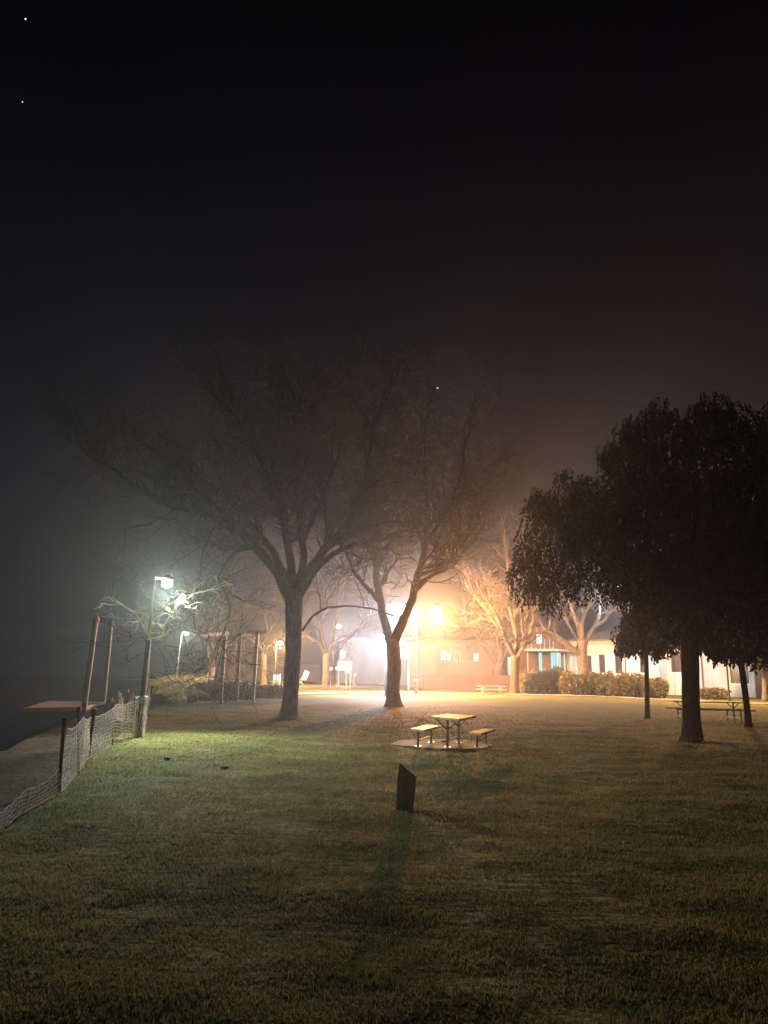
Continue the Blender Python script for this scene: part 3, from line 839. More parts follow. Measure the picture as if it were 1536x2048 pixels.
# ------------------------------------------------------------------ picnic tables
def picnic_near():
    c = G(880, 1494); d = c.y
    S = [G(783, 1491), G(990, 1498), G(955, 1480), G(850, 1477)]
    root = empty('picnic_table', Vector((G(900, 1492).x, d, hz(1.5, d) + .04)), 0, 'nearest picnic table with its two pale benches on a small concrete slab', 'picnic table')
    z0 = .03
    def plank(o_pts, z, th, name, m):
        mb = MB(); mb.prism([Vector((p.x, p.y, z)) for p in o_pts], (0, 0, -th)); return mb.build(name, m, root, bevel=.01)
    # directions: tables run away from the viewer, slightly to the right
    zt = .74
    def T_(px, py, z): return G(px, py, z)
    q = [T_(861, 1432, zt), T_(918, 1438, zt), T_(953, 1431, zt), T_(893, 1427, zt)]
    plank(q, zt, .05, 'table_top', M['tabletop'])
    qb = [T_(820, 1457, .46), T_(848, 1460, .46), T_(881, 1451, .46), T_(852, 1449, .46)]
    plank(qb, .46, .05, 'bench', M['tabletop'])
    qc = [T_(937, 1464, .46), T_(962, 1467, .46), T_(991, 1458, .46), T_(966, 1456.5, .46)]
    plank(qc, .46, .05, 'bench', M['tabletop'])
    def frame(a, b, z, w0, braces=False):
        mb = MB()
        for p in (a, b):
            mb.tube([Vector((p.x, p.y, z0 - .03)), Vector((p.x, p.y, z - .05))], .032, 8)
        mb.tube([Vector((a.x, a.y, z0 + .12)), Vector((b.x, b.y, z0 + .12))], .02, 6)
        for p in (a, b):
            mb.box((p.x, p.y, z0 - .02), (.16, .16, .012))
        mb.build('legs', M['steel'], root)
        if braces:
            for p in (a, b):
                s = Vector((w0, .08, 0))
                m2 = MB()
                for sg in (-1, 1):
                    m2.tube([Vector((p.x, p.y, z * .55)), Vector((p.x, p.y, z - .06)) + s * sg], .018, 6)
                m2.build('brace', M['steel'], root)
    frame(G(895, 1495), G(917, 1486), zt, .30, True)
    frame(G(836, 1493), G(862, 1485.5), .46, .1)
    frame(G(954, 1494), G(971, 1487), .46, .1)
    sl = MB(); sp = [G(780, 1490), G(800, 1481), G(850, 1478), G(930, 1481), G(975, 1486), G(985, 1492), G(960, 1498), G(880, 1498)]
    rag = []
    for i_, p in enumerate(sp):
        q = sp[(i_ + 1) % len(sp)]
        for k in range(7):
            e = p.lerp(q, k / 7); rag.append(Vector((e.x + rnd.uniform(-.03, .03), e.y + rnd.uniform(-.06, .06), .012)))
    sl.prism(rag, (0, 0, -.12))
    tag(sl.build('slab', M['slab']), 'small worn concrete slab under the nearest picnic table', 'slab')
    mb = MB()
    for k in range(6):
        p = G(883, 1487.5); mb.sphere((p.x + rnd.uniform(-.1, .1), p.y + rnd.uniform(-.05, .05), .06), rnd.uniform(.02, .04), 8, 5, .7)
    tag(mb.build('litter', M['dark']), 'small dark litter on the slab beneath the picnic table', 'litter')
picnic_near()

def far_table(label, px, py, wpx, rz=0.0, wd=1.6, L=2.6, cat='picnic table', mt='tabletop', yshift=0):
    p = on_ground(px, py)
    root = empty('picnic_table', p, rz, label, cat)
    m = MB(); m.box((0, 0, .75), (L, .75, .05)); m.build('table_top', M[mt], root, world=False, bevel=.01)
    for s in (-1, 1):
        m = MB(); m.box((.0, s * .72, .45), (L * 1.05, .28, .05)); m.build('bench', M[mt], root, world=False, bevel=.01)
    for s in (-1, 1):
        m = MB(); xx = s * L * .34
        m.tube([Vector((xx, 0, -.05)), Vector((xx, 0, .73))], .04, 8)
        m.tube([Vector((xx, 0, .5)), Vector((xx - .25, 0, .72))], .02, 6); m.tube([Vector((xx, 0, .5)), Vector((xx + .25, 0, .72))], .02, 6)
        for q in (-1, 1): m.tube([Vector((xx, q * .72, -.05)), Vector((xx, q * .72, .43))], .035, 8)
        m.tube([Vector((xx, -.72, .12)), Vector((xx, .72, .12))], .025, 6)
        m.build('legs', M['steel'], root, world=False)
    return root
far_table('far picnic table seen side-on left of the golden-lit tree', 983, 1389, 66, rz=.05, L=2.5)
far_table('distant picnic table half hidden behind the forked tree trunk', 772, 1374, 40, rz=.03, L=2.6)
far_table('shaded picnic table behind the thick dark trunk of the evergreen', 1418, 1441, 150, rz=-.06, L=3.1, mt='wood')

# ------------------------------------------------------------------ wooden bollard
pb = on_ground(808, 1613)
mb = MB()
def bol(px, py): return P(px, py, pb.y)
w0 = .105
dx = .085
out = [(-.105, -.10), (.100, -.10), (.105, .56), (-.085, .74), (-.10, .5)]
mb.prism([Vector((pb.x + x, pb.y - .07, pb.z + z)) for x, z in [(-.112, -.10), (.105, -.10), (.155, .41), (-.066, .585), (-.095, .40)]], (.015, .15, 0))
tag(mb.build('timber_bollard', M['bollard'], bevel=.006), 'short dark timber post with slanted top standing alone in the grass', 'bollard')

# ------------------------------------------------------------------ timber pergola posts over the shrub bed
pp = empty('pergola', on_ground(475, 1398), 0, 'three tall timber posts with short crossbeams above the shrub bed', 'pergola')
for (xb, yb, xt, yt, d) in [(443, 1382, 450, 1272, 41), (474, 1380, 481, 1268, 42.5), (507, 1376, 515, 1264, 44)]:
    a = P(xb, yb, d); t = P(xt, yt, d); a.z = -.05
    mb = MB(); mb.beam(a, t, .17, .17, up=Vector((0, 1, 0))); mb.build('post', M['wood'], pp)
for a, b_ in (((400, 1271, 38), (456, 1267, 41.3)), ((448, 1265, 41.5), (489, 1267, 43)), ((496, 1263, 44), (533, 1265, 44.5))):
    mb = MB(); mb.beam(P(*a), P(*b_), .12, .14); mb.build('crossbeam', M['wood'], pp)

# ------------------------------------------------------------------ net fence along the shore
NET_R = .0042
def net(mb, posts, rows, crumple, seed, step=.09):
    """posts: list of (x, y, ztop, zbottom)"""
    R = random.Random(seed)
    cols = []
    for (a, b) in zip(posts[:-1], posts[1:]):
        L = math.hypot(b[0] - a[0], b[1] - a[1]); n = max(3, int(L / step))
        for i in range(n):
            t = i / n; sag = math.sin(t * math.pi)
            x = a[0] + (b[0] - a[0]) * t; y = a[1] + (b[1] - a[1]) * t
            zt = a[2] + (b[2] - a[2]) * t - sag * .07; zb = a[3] + (b[3] - a[3]) * t
            c = a[4] + (b[4] - a[4]) * t
            g = hz(x, y)
            col = []
            for k in range(rows):
                f = k / (rows - 1)
                f2 = f ** (1 + .35 * math.sin(x * 2 + y))
                z = g + zb + (zt - zb) * f2
                col.append(Vector((x + R.gauss(0, c), y + R.gauss(0, c) + .05 * math.sin(z * 7 + y * 1.3), z + R.gauss(0, c * .6))))
            cols.append(col)
    def strip(pts, h):
        n0 = len(mb.v)
        for p in pts: mb.v += [p - h, p + h]
        for i in range(len(pts) - 1): mb.f.append((n0 + 2 * i, n0 + 2 * i + 2, n0 + 2 * i + 3, n0 + 2 * i + 1))
    for k in range(rows):
        strip([c[k] for c in cols], Vector((0, 0, .010 if k in (0, rows - 1) else .0048)))
    for c in cols:
        strip(c, Vector((.001, .0028, 0)))

def picket(root, base, top, r, cap=None):
    mb = MB(); d = top - base
    b0 = base - d.normalized() * .15
    mb.tube([b0, top], r, 7)
    o = mb.build('fence_post', M['picket'], root)
    if cap:
        m2 = MB(); m2.tube([top - d.normalized() * .07, top + d.normalized() * .02, top + d.normalized() * .035], [r * 1.5, r * 1.55, r * .9], 10)
        o.name = 'fence_post'
        c = m2.build('cap', M[cap], None); c.parent = o
        off = root.matrix_basis.translation
        c.location = -off
    return o

fr = empty('net_fence', on_ground(157, 1548), 0, 'sagging pale net fence on dark pickets running along the lawn edge to the lamp post', 'fence')
pk = [((117, 1588), (129, 1440), .026, None), ((157, 1548), (157, 1418), .02, None), ((175, 1519), (189, 1421), .034, None), ((225, 1491), (224, 1398), .017, 'cap')]
posts = []
for (bx, by), (tx, ty), r_, cp in pk:
    b_ = on_ground(bx, by); t_ = P(tx, ty, b_.y - .02)
    picket(fr, b_, t_, r_, cp or 'picket')
    posts.append((b_.x, b_.y + .04, min(t_.z - b_.z - .12, .95), .03))
mb = MB()
seq = [(x_fence(4.5) - .1, 4.5, .26, .0, .008), (x_fence(7.0) - .05, 7.0, .27, .0, .008), (x_fence(9.2), 9.2, .28, .02, .008), (*posts[0][:2], .38, .02, .006)]
net(mb, seq, 7, 0, 41)
seq = [(*posts[0][:2], .88, .03, .004), (*posts[1], .005), (*posts[2], .005), (*posts[3], .008), (b1.x + .02, b1.y - .15, .98, .02, .016)]
seq = [tuple(s) for s in seq]
net(mb, seq, 13, 0, 42)
# bunched folds round the lamp foot
R_ = random.Random(4)
for k in range(34):
    a = R_.uniform(0, 6.28); q = R_.uniform(.08, .17)
    pts = [Vector((b1.x + math.cos(a) * q + R_.gauss(0, .015), b1.y + math.sin(a) * q, z)) for z in (.02, .2, .42, .66, .9, 1.02)]
    pts = [p + rvec(R_) * .025 for p in pts]
    mb.tube(pts, .007, 3, cap=False)
for k in range(12):
    z = .86 + k * .014
    mb.tube([Vector((b1.x + math.cos(t * .7) * .14, b1.y + math.sin(t * .7) * .14, z + R_.gauss(0, .01))) for t in range(10)], .006, 3, cap=False)
mb.build('net', M['net'], fr)

fr2 = empty('net_fence', Vector((X(272, 26), 26, hz(X(272, 26), 26))), 0, 'second stretch of net fence with yellow-capped pickets behind the lamp post foot', 'fence')
posts = []
for (px, py, d, cp) in [(241, 1377, 26.5, 'picket'), (257, 1380, 24.5, 'cap'), (272, 1377, 25.5, 'cap'), (290, 1376, 26, 'net'), (304, 1373, 27.5, 'picket')]:
    t_ = P(px, py, d); b_ = Vector((t_.x - .04, t_.y, hz(t_.x, t_.y)))
    picket(fr2, b_, t_, .018, cp)
    posts.append((b_.x, b_.y, min(t_.z - b_.z - .06, 1.1), .02, .02))
mb = MB()
net(mb, [posts[0], (posts[1][0], posts[1][1], .5, .02, .02), posts[2]], 10, 0, 43)
net(mb, [(b1.x + .05, b1.y + .15, .95, .02, .02), posts[3], posts[4]], 16, 0, 44, step=.07)
mb.build('net', M['net'], fr2)

# ------------------------------------------------------------------ jetty
jt = empty('jetty', Vector((-14.9, 35, 0)), 0, 'low floating timber jetty on the dark water beyond the net fence', 'jetty')
A, B, Cc, Dd = G(47, 1416, 0.02), G(163, 1414, 0.02), G(209, 1403.5, 0.02), G(95, 1402, 0.02)
mb = MB(); mb.prism([A, B, Cc, Dd], (0, 0, -.16)); mb.build('deck', M['deck'], jt)
mb = MB()
def inset(p): c = (A + B + Cc + Dd) / 4; q = p.lerp(c, .06); return Vector((q.x, q.y, -.14))
mb.prism([inset(A), inset(B), inset(Cc), inset(Dd)], (0, 0, -.30)); mb.build('float', M['dark'], jt)
mb = MB()
e1, e2 = G(160, 1413, .02), G(177, 1412.5, .02)
mb.prism([e1 + Vector((0, -.3, .02)), e2 + Vector((0, -.3, .02)), e2 + Vector((0, .25, .02)), e1 + Vector((0, .25, .02))], (0, 0, -.18)); mb.build('pile_bracket', M['deck'], jt)
for lab, (bx, by), (tx, ty), d, r_, capm in [
        ('thick jetty pile with orange cone cap standing nearer the shore', (168, 1414), (191, 1243), G(165, 1414).y - .1, .14, 'cone'),
        ('thinner second jetty pile with dull cone cap at the far end of the jetty', (207, 1402), (222, 1252), G(208, 1403).y - .1, .12, 'pile')]:
    a = P(bx, by, d); t = P(tx, ty, d); dd = (t - a).normalized()
    root = empty('jetty_pile', Vector((a.x, a.y, -.95)), 0, lab, 'pile')
    mb = MB(); mb.tube([a - dd * 1.8, t], [r_, r_ * .85], 16); mb.build('shaft', M['pile'], root, smooth=False)
    mb = MB(); mb.tube([t, t + dd * .12, t + dd * .28, t + dd * .38], [r_ * 1.15, r_ * 1.2, r_ * .7, r_ * .1], 16); mb.build('cone_cap', M[capm], root, smooth=True)

# ------------------------------------------------------------------ buildings
def wall_frame(pa, da, pb_, db):
    a = Vector((X(pa, da), da, 0)); b = Vector((X(pb_, db), db, 0))
    u = (b - a).normalized(); n = Vector((u.y, -u.x, 0))
    return a, b, u, n
def hit(px, py, a, u, n):
    """where the picture ray meets the facade plane: (distance along, height)"""
    v = ray(px, py); t = (a - EYE).dot(n) / v.dot(n); p = EYE + v * t
    return (p - a).dot(u), p.z
def fbox(mb, a, u, n, s0, s1, z0, z1, out0, out1):
    q = [a + u * s0 + n * out0, a + u * s1 + n * out0, a + u * s1 + n * out1, a + u * s0 + n * out1]
    mb.prism([Vector((p.x, p.y, z0)) for p in q], (0, 0, z1 - z0))

def window(parent, a, u, n, s0, s1, z0, z1, pane, frame='frame', name='window', sill=True, mull=0, depth=.0, label=None):
    mb = MB(); t = .07
    fbox(mb, a, u, n, s0, s0 + t, z0, z1, -.02, .05); fbox(mb, a, u, n, s1 - t, s1, z0, z1, -.02, .05)
    fbox(mb, a, u, n, s0 + t, s1 - t, z0, z0 + t, -.02, .05); fbox(mb, a, u, n, s0 + t, s1 - t, z1 - t, z1, -.02, .05)
    for k in range(mull):
        x = s0 + (s1 - s0) * (k + 1) / (mull + 1); fbox(mb, a, u, n, x - .03, x + .03, z0 + t, z1 - t, -.01, .04)
    w_ = mb.build(name, M[frame], parent)
    if label: w_['label'] = label
    mb = MB(); fbox(mb, a, u, n, s0 + t, s1 - t, z0 + t, z1 - t, -.015, .006)
    pn = mb.build('pane', pane, None); pn.parent = w_; pn.location = -parent.matrix_basis.translation
    if sill:
        mb = MB(); fbox(mb, a, u, n, s0 - .12, s1 + .12, z0 - .14, z0 - .003, -.02, .16)
        sl = mb.build('sill', M['white'], None); sl.parent = w_; sl.location = -parent.matrix_basis.translation
    return w_

def wall_with_holes(mb, a, u, n, L, z0, z1, holes, th=.3):
    """front wall panelled round the openings, so that openings are real"""
    holes = sorted(holes); x = 0
    for (s0, s1, h0, h1) in holes:
        if s0 > x: fbox(mb, a, u, n, x, s0, z0, z1, -th, 0)
        if h0 > z0: fbox(mb, a, u, n, s0, s1, z0, h0, -th, 0)
        if h1 < z1: fbox(mb, a, u, n, s0, s1, h1, z1, -th, 0)
        x = s1
    if x < L: fbox(mb, a, u, n, x, L, z0, z1, -th, 0)

# long white wing
a, b_, u, n = wall_frame(1134, 94, 1512, 77)
wing = empty('hall_building', a, 0, 'long white rendered hall with a row of dark windows behind the hedge', 'building')
L = (b_ - a).length
holes = []; wins = []
for (x0, x1, yt, yb) in [(1170, 1184, 1311, 1345), (1197, 1211, 1309, 1346), (1229, 1245, 1308, 1347), (1278, 1296, 1304, 1346), (1340, 1364, 1296, 1345)]:
    s0, zt = hit(x0, yt, a, u, n); s1, zb = hit(x1, yb, a, u, n)
    holes.append((s0, s1, zb, zt))
s0, zt = hit(1457, 1306, a, u, n); s1, zb = hit(1499, 1371, a, u, n)
s2, z2 = hit(1486, 1394, a, u, n)
holes.append((s0, s1, 1.35, zt))
ZT = 6.15
mb = MB(); wall_with_holes(mb, a, u, n, L, -.1, ZT - 1.55, holes); mb.build('wall', M['wall'], wing)
mb = MB(); fbox(mb, a, u, n, -.1, L + .1, ZT - 1.55, ZT, -.34, .05); mb.build('fascia', M['wallc'], wing)
mb = MB(); fbox(mb, a, u, n, L - .3, L, -.1, ZT, -9, -.36); fbox(mb, a, u, n, 0, .3, -.1, ZT, -9, -.36); fbox(mb, a, u, n, 0, L, -.1, ZT, -9.3, -9.02)
mb.build('side_wall', M['wall'], wing)
for k, (s0, s1, zb, zt) in enumerate(holes):
    window(wing, a - n * .12, u, n, s0, s1, zb, min(zt, ZT - 1.6), M['glassd'], sill=True)
s, z = hit(1404, 1330, a, u, n)
mb = MB(); mb.tube([a + u * s + n * .1 + Vector((0, 0, .1)), a + u * s + n * .1 + Vector((0, 0, ZT - .1))], .06, 8); mb.build('downpipe', M['frame'], wing)
mb = MB()
r0, r1 = a + n * .7 - u * .5, b_ + n * .7 + u * .5
k0, k1 = a - n * 9.6 - u * .5, b_ - n * 9.6 + u * .5
m0, m1 = a - n * 4.5 + u * 3.5, b_ - n * 4.5 - u * 3.5
for p in (r0, r1, k0, k1): p.z = ZT + .02
m0.z = m1.z = ZT + 1.5
mb.poly([r0, r1, m1, m0]); mb.poly([r1, k1, m1]); mb.poly([k1, k0, m0, m1]); mb.poly([k0, r0, m0]); mb.poly([r0, k0, k1, r1])
mb.build('roof', M['roof'], wing)
mb = MB(); fbox(mb, a, u, n, -.5, L + .5, ZT - .08, ZT + .015, .7, .85); mb.build('gutter', M['frame'], wing)

# cream annex at the right end
a2, b2_, u2, n2 = wall_frame(1508, 76.2, 1640, 72)
ann = empty('brown_building', a2, 0, 'dark brown building end at the right edge beyond the cream wall', 'building')
mb = MB(); fbox(mb, a2, u2, n2, 0, (b2_ - a2).length, -.1, 5.2, -6, 0); mb.build('wall', M['wallk'], ann)
mb = MB(); fbox(mb, a2, u2, n2, -.3, (b2_ - a2).length + .3, 5.202, 5.45, -6.3, .4); mb.build('roof', M['roof'], ann)

# entrance hall with canopy and lit doors
a, b_, u, n = wall_frame(1006, 95.5, 1134, 93)
ent = empty('entrance_building', a, 0, 'gabled entrance building with glowing glass doors under a flat canopy', 'building')
L = (b_ - a).length
lit = emit('lit_interior', (.36, .76, .80), .95)
lit2 = emit('lit_interior_white', (.66, .84, .95), 1.5)
dd = []
for (x0, x1, yt, yb, mull) in [(1014, 1023, 1313, 1352, 0), (1076, 1086, 1304, 1352, 0), (1100, 1124, 1304, 1352, 1), (1126, 1132, 1316, 1350, 0)]:
    s0, zt = hit(x0, yt, a, u, n); s1, zb = hit(x1, yb, a, u, n); dd.append((s0, min(s1, L - .05), max(zb, .05), zt, mull))
s0, gt = hit(1072, 1268, a, u, n); s1, gb = hit(1085, 1288, a, u, n)
mb = MB(); wall_with_holes(mb, a, u, n, L, -.1, 4.9, [q[:4] for q in dd])
fbox(mb, a, u, n, 0, s0, 4.9, gb, -.3, 0)
mb.build('wall', M['wallk'], ent)
pk_s, pk_z = hit(1082, 1256, a, u, n)
mb = MB()
g0 = a + Vector((0, 0, 4.902)); g1 = b_ + Vector((0, 0, 4.902)); g2_ = a + u * pk_s + Vector((0, 0, pk_z))
mb.prism([g0 + n * -.01, g1 + n * -.01, g2_ + n * -.01], tuple(n * -.25)); mb.build('gable', M['wallk'], ent)
mb = MB()
for e in (g0, g1):
    mb.beam(e + n * .1 + Vector((0, 0, .12)), g2_ + n * .1 + Vector((0, 0, .12)), .5, .14, up=Vector((0, 0, 1)))
mb.build('roof', M['roof'], ent)
for (q0, q1, zb, zt, mull) in dd:
    window(ent, a - n * .1, u, n, q0, q1, zb, zt, lit, name='glass_door', sill=False, mull=mull)
window(ent, a + n * .02, u, n, s0, s1, gb, gt, lit2, name='gable_window', sill=False, mull=0)
mb = MB()
c0 = P(1048, 1303, 90.5); c1 = P(1118, 1298, 88.5); c2 = P(1150, 1306, 92.8); c3 = P(1052, 1300, 95.0)
zc = c1.z
cp = [Vector((p.x, p.y, zc)) for p in (c0, c1, c2, c3)]
mb.prism(cp, (0, 0, -.22)); mb.build('canopy', M['tabletop'], ent)
for px, d in ((1056, 91.2), (1117, 89.3), (1130, 91.5), (1142, 92.5)):
    mb = MB(); x = X(px, d); mb.tube([Vector((x, d, 0)), Vector((x, d, zc - .22))], .07, 8); mb.build('canopy_post', M['tabletop'], ent)
s0c, zc0 = hit(1130, 1285, a, u, n)
for k, px in enumerate((1057, 1064, 1073, 1082, 1091, 1101, 1108)):
    d = 90.4 - k * .25
    x = X(px, d); mb = MB()
    hgt = (.4, .5, .5, .5, .75, .8, .5)[k]
    mb.tube([Vector((x, d, zc)), Vector((x, d, zc + hgt * 1.5))], .022, 6); mb.sphere((x, d, zc + .10), .09, 8, 6); mb.sphere((x, d, zc + hgt * 1.5), .05, 8, 6)
    mb.build('canopy_light', emit('canopy_lamp', (.75, .82, .85), .8), ent)
mb = MB()
fbox(mb, a, u, n, L * .35, L - .2, 1.9, 1.96, 1.2, 1.26)
for k in range(12): fbox(mb, a, u, n, L * .35 + k * .4, L * .35 + k * .4 + .04, 1.0, 1.9, 1.21, 1.25)
mb.build('handrail', M['steel'], ent)

# pinkish building on the left of the entrance
a, b_, u, n = wall_frame(818, 104, 1004, 99)
pk_ = empty('pink_building', a, 0, 'long pinkish building with a few small lit windows behind the twin lamp', 'building')
L = (b_ - a).length
hs = []
for (x0, x1, yt, yb) in [(882, 891, 1302, 1320), (894, 902, 1307, 1320), (909, 919, 1303, 1323), (947, 957, 1306, 1322)]:
    s0, zt = hit(x0, yt, a, u, n); s1, zb = hit(x1, yb, a, u, n); hs.append((s0, s1, zb, zt))
mb = MB(); wall_with_holes(mb, a, u, n, L, -.1, 6.0, hs); mb.build('wall', M['wallp'], pk_)
mb = MB(); fbox(mb, a, u, n, -.4, L + .4, 6.003, 6.3, -8, .5); mb.build('roof', M['roof'], pk_)
for q0, q1 in ((0, .3), (L - .3, L)):
    mb = MB(); fbox(mb, a, u, n, q0, q1, -.1, 6, -8, -.31); mb.build('side_wall', M['wallp'], pk_)
for k, (s0, s1, zb, zt) in enumerate(hs):
    window(pk_, a - n * .1, u, n, s0, s1, zb, zt, lit2 if k in (0, 1, 3) else M['glassd'], frame='white', sill=False, mull=1)
# low retaining wall in front of it
a, b_, u, n = wall_frame(846, 85, 1046, 82)
mb = MB(); fbox(mb, a, u, n, 0, (b_ - a).length, -.1, 1.75, -.25, 0)
lw = mb.build('garden_wall', M['wallg'], bevel=.02)
tag(lw, 'low brown garden wall behind the far picnic table', 'wall')

# blue-grey building far behind
a, b_, u, n = wall_frame(676, 128, 822, 122)
bb = empty('blue_grey_building', a, 0, 'far blue-grey building in the glare behind the notice board', 'building')
L = (b_ - a).length
s0, zt = hit(681, 1299, a, u, n); s1, zb = hit(690, 1317, a, u, n)
mb = MB(); wall_with_holes(mb, a, u, n, L, -.1, 7.6, [(s0, s1, zb, zt)]); mb.build('wall', M['wallb'], bb)
mb = MB(); fbox(mb, a, u, n, -.3, L + .3, 7.603, 7.9, -9, .4); mb.build('roof', M['roof'], bb)
window(bb, a - n * .1, u, n, s0, s1, zb, zt, lit2, frame='white', sill=False)
a, b_, u, n = wall_frame(440, 150, 640, 150)
gb_ = empty('shed_building', a, 0, 'faint low building far left behind the big tree trunk', 'building')
L = (b_ - a).length
mb = MB(); fbox(mb, a, u, n, 0, L, -.1, 3.2, -7, 0); mb.build('wall', M['wallp'], gb_)
mb = MB(); fbox(mb, a, u, n, -.3, L + .3, 3.203, 3.5, -7.3, .4); mb.build('roof', M['roof'], gb_)

# ------------------------------------------------------------------ notice boards and small things
def board(label, x0, x1, yt, yb, d, rows, ybase=None):
    p0 = P(x0, yt, d); p1 = P(x1, yb, d)
    cx = (p0.x + p1.x) / 2
    root = empty('notice_board', Vector((cx, d, 0)), 0, label, 'notice board')
    wd = p1.x - p0.x; ht = p0.z - p1.z
    mb = MB()
    mb.box((cx, d, p0.z), (wd, .12, .14)); mb.box((cx, d, p1.z), (wd, .12, .10))
    for s in (-1, 1): mb.box((cx + s * (wd / 2 - .05), d, (p0.z + p1.z) / 2), (.10, .118, ht - .12))
    mb.build('frame', M['white'], root)
    for k in range(rows):
        mb = MB(); hh = ht / rows; z = p1.z + hh * (k + .5)
        mb.box((cx, d + .02, z), (wd - .26, .04, hh * .68)); mb.build('panel', M['sign'], root)
    for s in (-1, 1):
        mb = MB(); mb.box((cx + s * (wd / 2 - .1), d + .01, (p1.z - .05) / 2 - .05), (.10, .10, p1.z)); mb.build('leg', M['steel'], root)
    return root
nb = board('cream two-row notice board on thin legs in front of the blue-grey building', 676, 703, 1324, 1340, 86, 2)
board('white board on two legs just right of the forked tree trunk', 797, 819, 1301, 1317, 84, 1)
for lab, px, py, d in [('small round white globe on a post left of the notice board', 662, 1338, 90), ('round white globe on a post touching the notice board', 674, 1337, 90),
                       ('round white globe below the right side of the notice board', 693, 1344, 84)]:
    p = P(px, py, d); root = empty('globe_post', Vector((p.x, p.y, 0)), 0, lab, 'garden light', 'white globes near the notice board')
    mb = MB(); mb.tube([Vector((p.x, p.y, -.05)), p], .04, 8); mb.build('post', M['steel'], root)
    mb = MB(); mb.sphere(p, .2, 12, 8); mb.build('globe', M['white'], root, smooth=True)
p = on_ground(710, 1372); root = empty('litter_bin', p, 0, 'dark slender bin right of the notice board leg', 'bin')
mb = MB(); mb.tube([p - Vector((0, 0, .05)), p + Vector((0, 0, 1.3))], .26, 12); mb.build('body', M['frame'], root)
mb = MB(); mb.tube([p + Vector((0, 0, 1.302)), p + Vector((0, 0, 1.5)), p + Vector((0, 0, 1.62))], [.3, .28, .08], 12); mb.build('lid', M['steel'], root)
p = P(553, 1360, 62); root = empty('utility_box', Vector((p.x, 62, 0)), 0, 'pale utility cabinet behind the shrub bed by the big trunk', 'cabinet')
mb = MB(); mb.box((p.x, 62, .75), (.55, .4, 1.5)); mb.build('cabinet_body', M['white'], root, bevel=.02)
mb = MB(); mb.box((p.x, 62, 1.53), (.62, .46, .06)); mb.build('cabinet_roof', M['steel'], root)
p = Vector((X(602, 110), 110, 0)); root = empty('white_chair', p, 0, 'small white folding chair in the distance right of the big trunk', 'chair')
mb = MB(); mb.box((p.x, 110, .75), (.9, .8, .06)); mb.build('seat', M['white'], root)
mb = MB(); mb.beam((p.x + .4, 110, .7), (p.x + .9, 110, 1.9), .1, .7); mb.build('backrest', M['white'], root)
for s in (-1, 1):
    mb = MB(); mb.beam((p.x - .4 * s, 110, .75), (p.x + .4 * s, 110, 0), .08, .08); mb.build('leg', M['white'], root)
p = on_ground(1087, 1388); root = empty('ground_light', p, 0, 'tiny glowing light set at the path edge right of the golden-lit tree', 'light')
mb = MB(); mb.tube([p, p + Vector((0, 0, .16))], .16, 10); mb.build('housing', M['steel'], root)
mb = MB(); mb.sphere(p + Vector((0, 0, .2)), .11, 10, 6, .6); mb.build('lens', emit('ground_lens', (1, .75, .35), 3), root)

# fallen leaves, clods
def litter(label, px, py, n, spread, m, seed, sz=.07):
    p = on_ground(px, py); R = random.Random(seed); mb = MB()
    for k in range(n):
        c = p + Vector((R.gauss(0, spread), R.gauss(0, spread * .5), 0)); c.z = hz(c.x, c.y) + R.uniform(.025, .05)
        d = Vector((R.uniform(-1, 1), R.uniform(-1, 1), R.uniform(-.1, .4))).normalized() * sz * R.uniform(.6, 1.4)
        s = d.cross(Vector((0, 0, 1))).normalized() * sz * .3
        mb.poly([c - d, c + s + Vector((0, 0, .012)), c + d, c - s + Vector((0, 0, .012))])
    o = mb.build('fallen_leaves', m); tag(o, label, 'leaves')
litter('pale fallen leaves in the grass right of the thick dark trunk', 1448, 1491, 26, .22, M['dead'], 1)
litter('scattered fallen leaves in front of the thick dark trunk', 1368, 1498, 22, .3, M['dead'], 2)
litter('pale fallen leaves on the dark lawn below the thick trunk', 1455, 1566, 16, .16, M['dead'], 3, .05)
litter('few fallen leaves left of the thick dark trunk', 1262, 1518, 12, .25, M['dead'], 4, .05)
R = random.Random(77); mb = MB()  # pale scraps added as glints in the grass
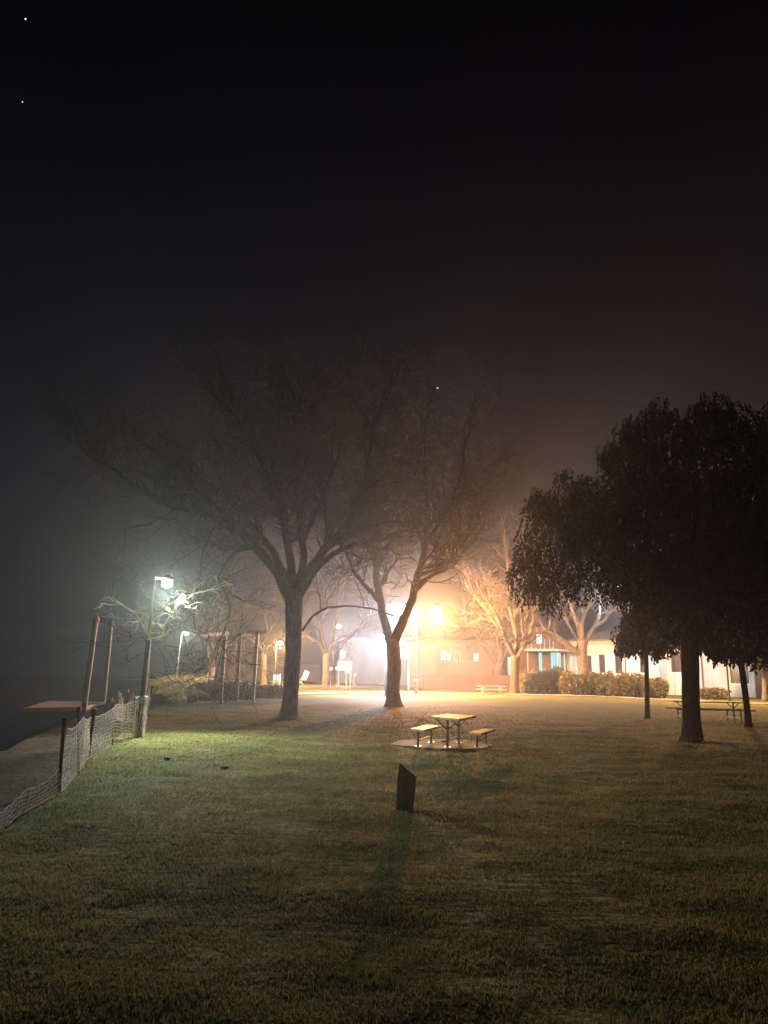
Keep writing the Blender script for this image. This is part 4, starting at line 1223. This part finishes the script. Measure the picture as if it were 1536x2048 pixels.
for k in range(130):
    y = R.uniform(4, 17); x = R.uniform(-.55, .55) * y
    if x < x_fence(y) + .2: continue
    c = Vector((x, y, hz(x, y) + R.uniform(.02, .045)))
    d = Vector((R.uniform(-1, 1), R.uniform(-1, 1), R.uniform(-.1, .5))).normalized() * R.uniform(.012, .03)
    q = d.cross(Vector((0, 0, 1))).normalized() * .009
    mb.poly([c - d, c + q + Vector((0, 0, .006)), c + d, c - q + Vector((0, 0, .006))])
tag(mb.build('glint_scraps', M['dead']), 'sparse small pale scraps standing in for glints on the near lawn', 'leaves', kind='stuff')
for lab, px, py in [('small dark clod of earth on the green lawn near the net fence', 333, 1519), ('small dark clod of earth on the lawn below the big tree', 450, 1534)]:
    p = on_ground(px, py); mb = MB()
    for k in range(5): mb.sphere(p + Vector((rnd.uniform(-.06, .06), rnd.uniform(-.04, .04), .02 + rnd.uniform(0, .02))), rnd.uniform(.03, .05), 8, 5, .7)
    tag(mb.build('earth_clod', M['dark'], smooth=True), lab, 'clod')

# ------------------------------------------------------------------ stars
for lab, px, py, r_ in [('bright star in the top left corner of the black sky', 51, 38, .75), ('fainter star below the corner star at the left', 45, 204, .5),
                        ('faint star above the treetops right of centre', 875, 776, .9)]:
    v = ray(px, py).normalized(); mb = MB(); mb.sphere(EYE + v * 900, r_, 10, 6)
    tag(mb.build('star', emit('star_light', (.85, .9, 1.0), 1.6)), lab, 'star')

# ------------------------------------------------------------------ haze, also standing in for lens bloom round the lamps
mb = MB(); mb.box((0, 186, 9.2), (500, 434, 24.4))
hb = mb.build('haze', None)
hm = bpy.data.materials.new('mist_and_lens_glow'); hm.use_nodes = True
nt = hm.node_tree; nt.nodes.remove(nt.nodes["Principled BSDF"])
pv = nt.nodes.new("ShaderNodeVolumePrincipled")
pv.inputs["Color"].default_value = (.78, .86, 1.0, 1); pv.inputs["Density"].default_value = HAZE
pv.inputs["Anisotropy"].default_value = .77
nt.links.new(pv.outputs[0], nt.nodes["Material Output"].inputs["Volume"])
hb.data.materials.append(hm)
tag(hb, 'thin night mist, also standing in for lens glow around the park lamps', 'mist', kind='stuff')
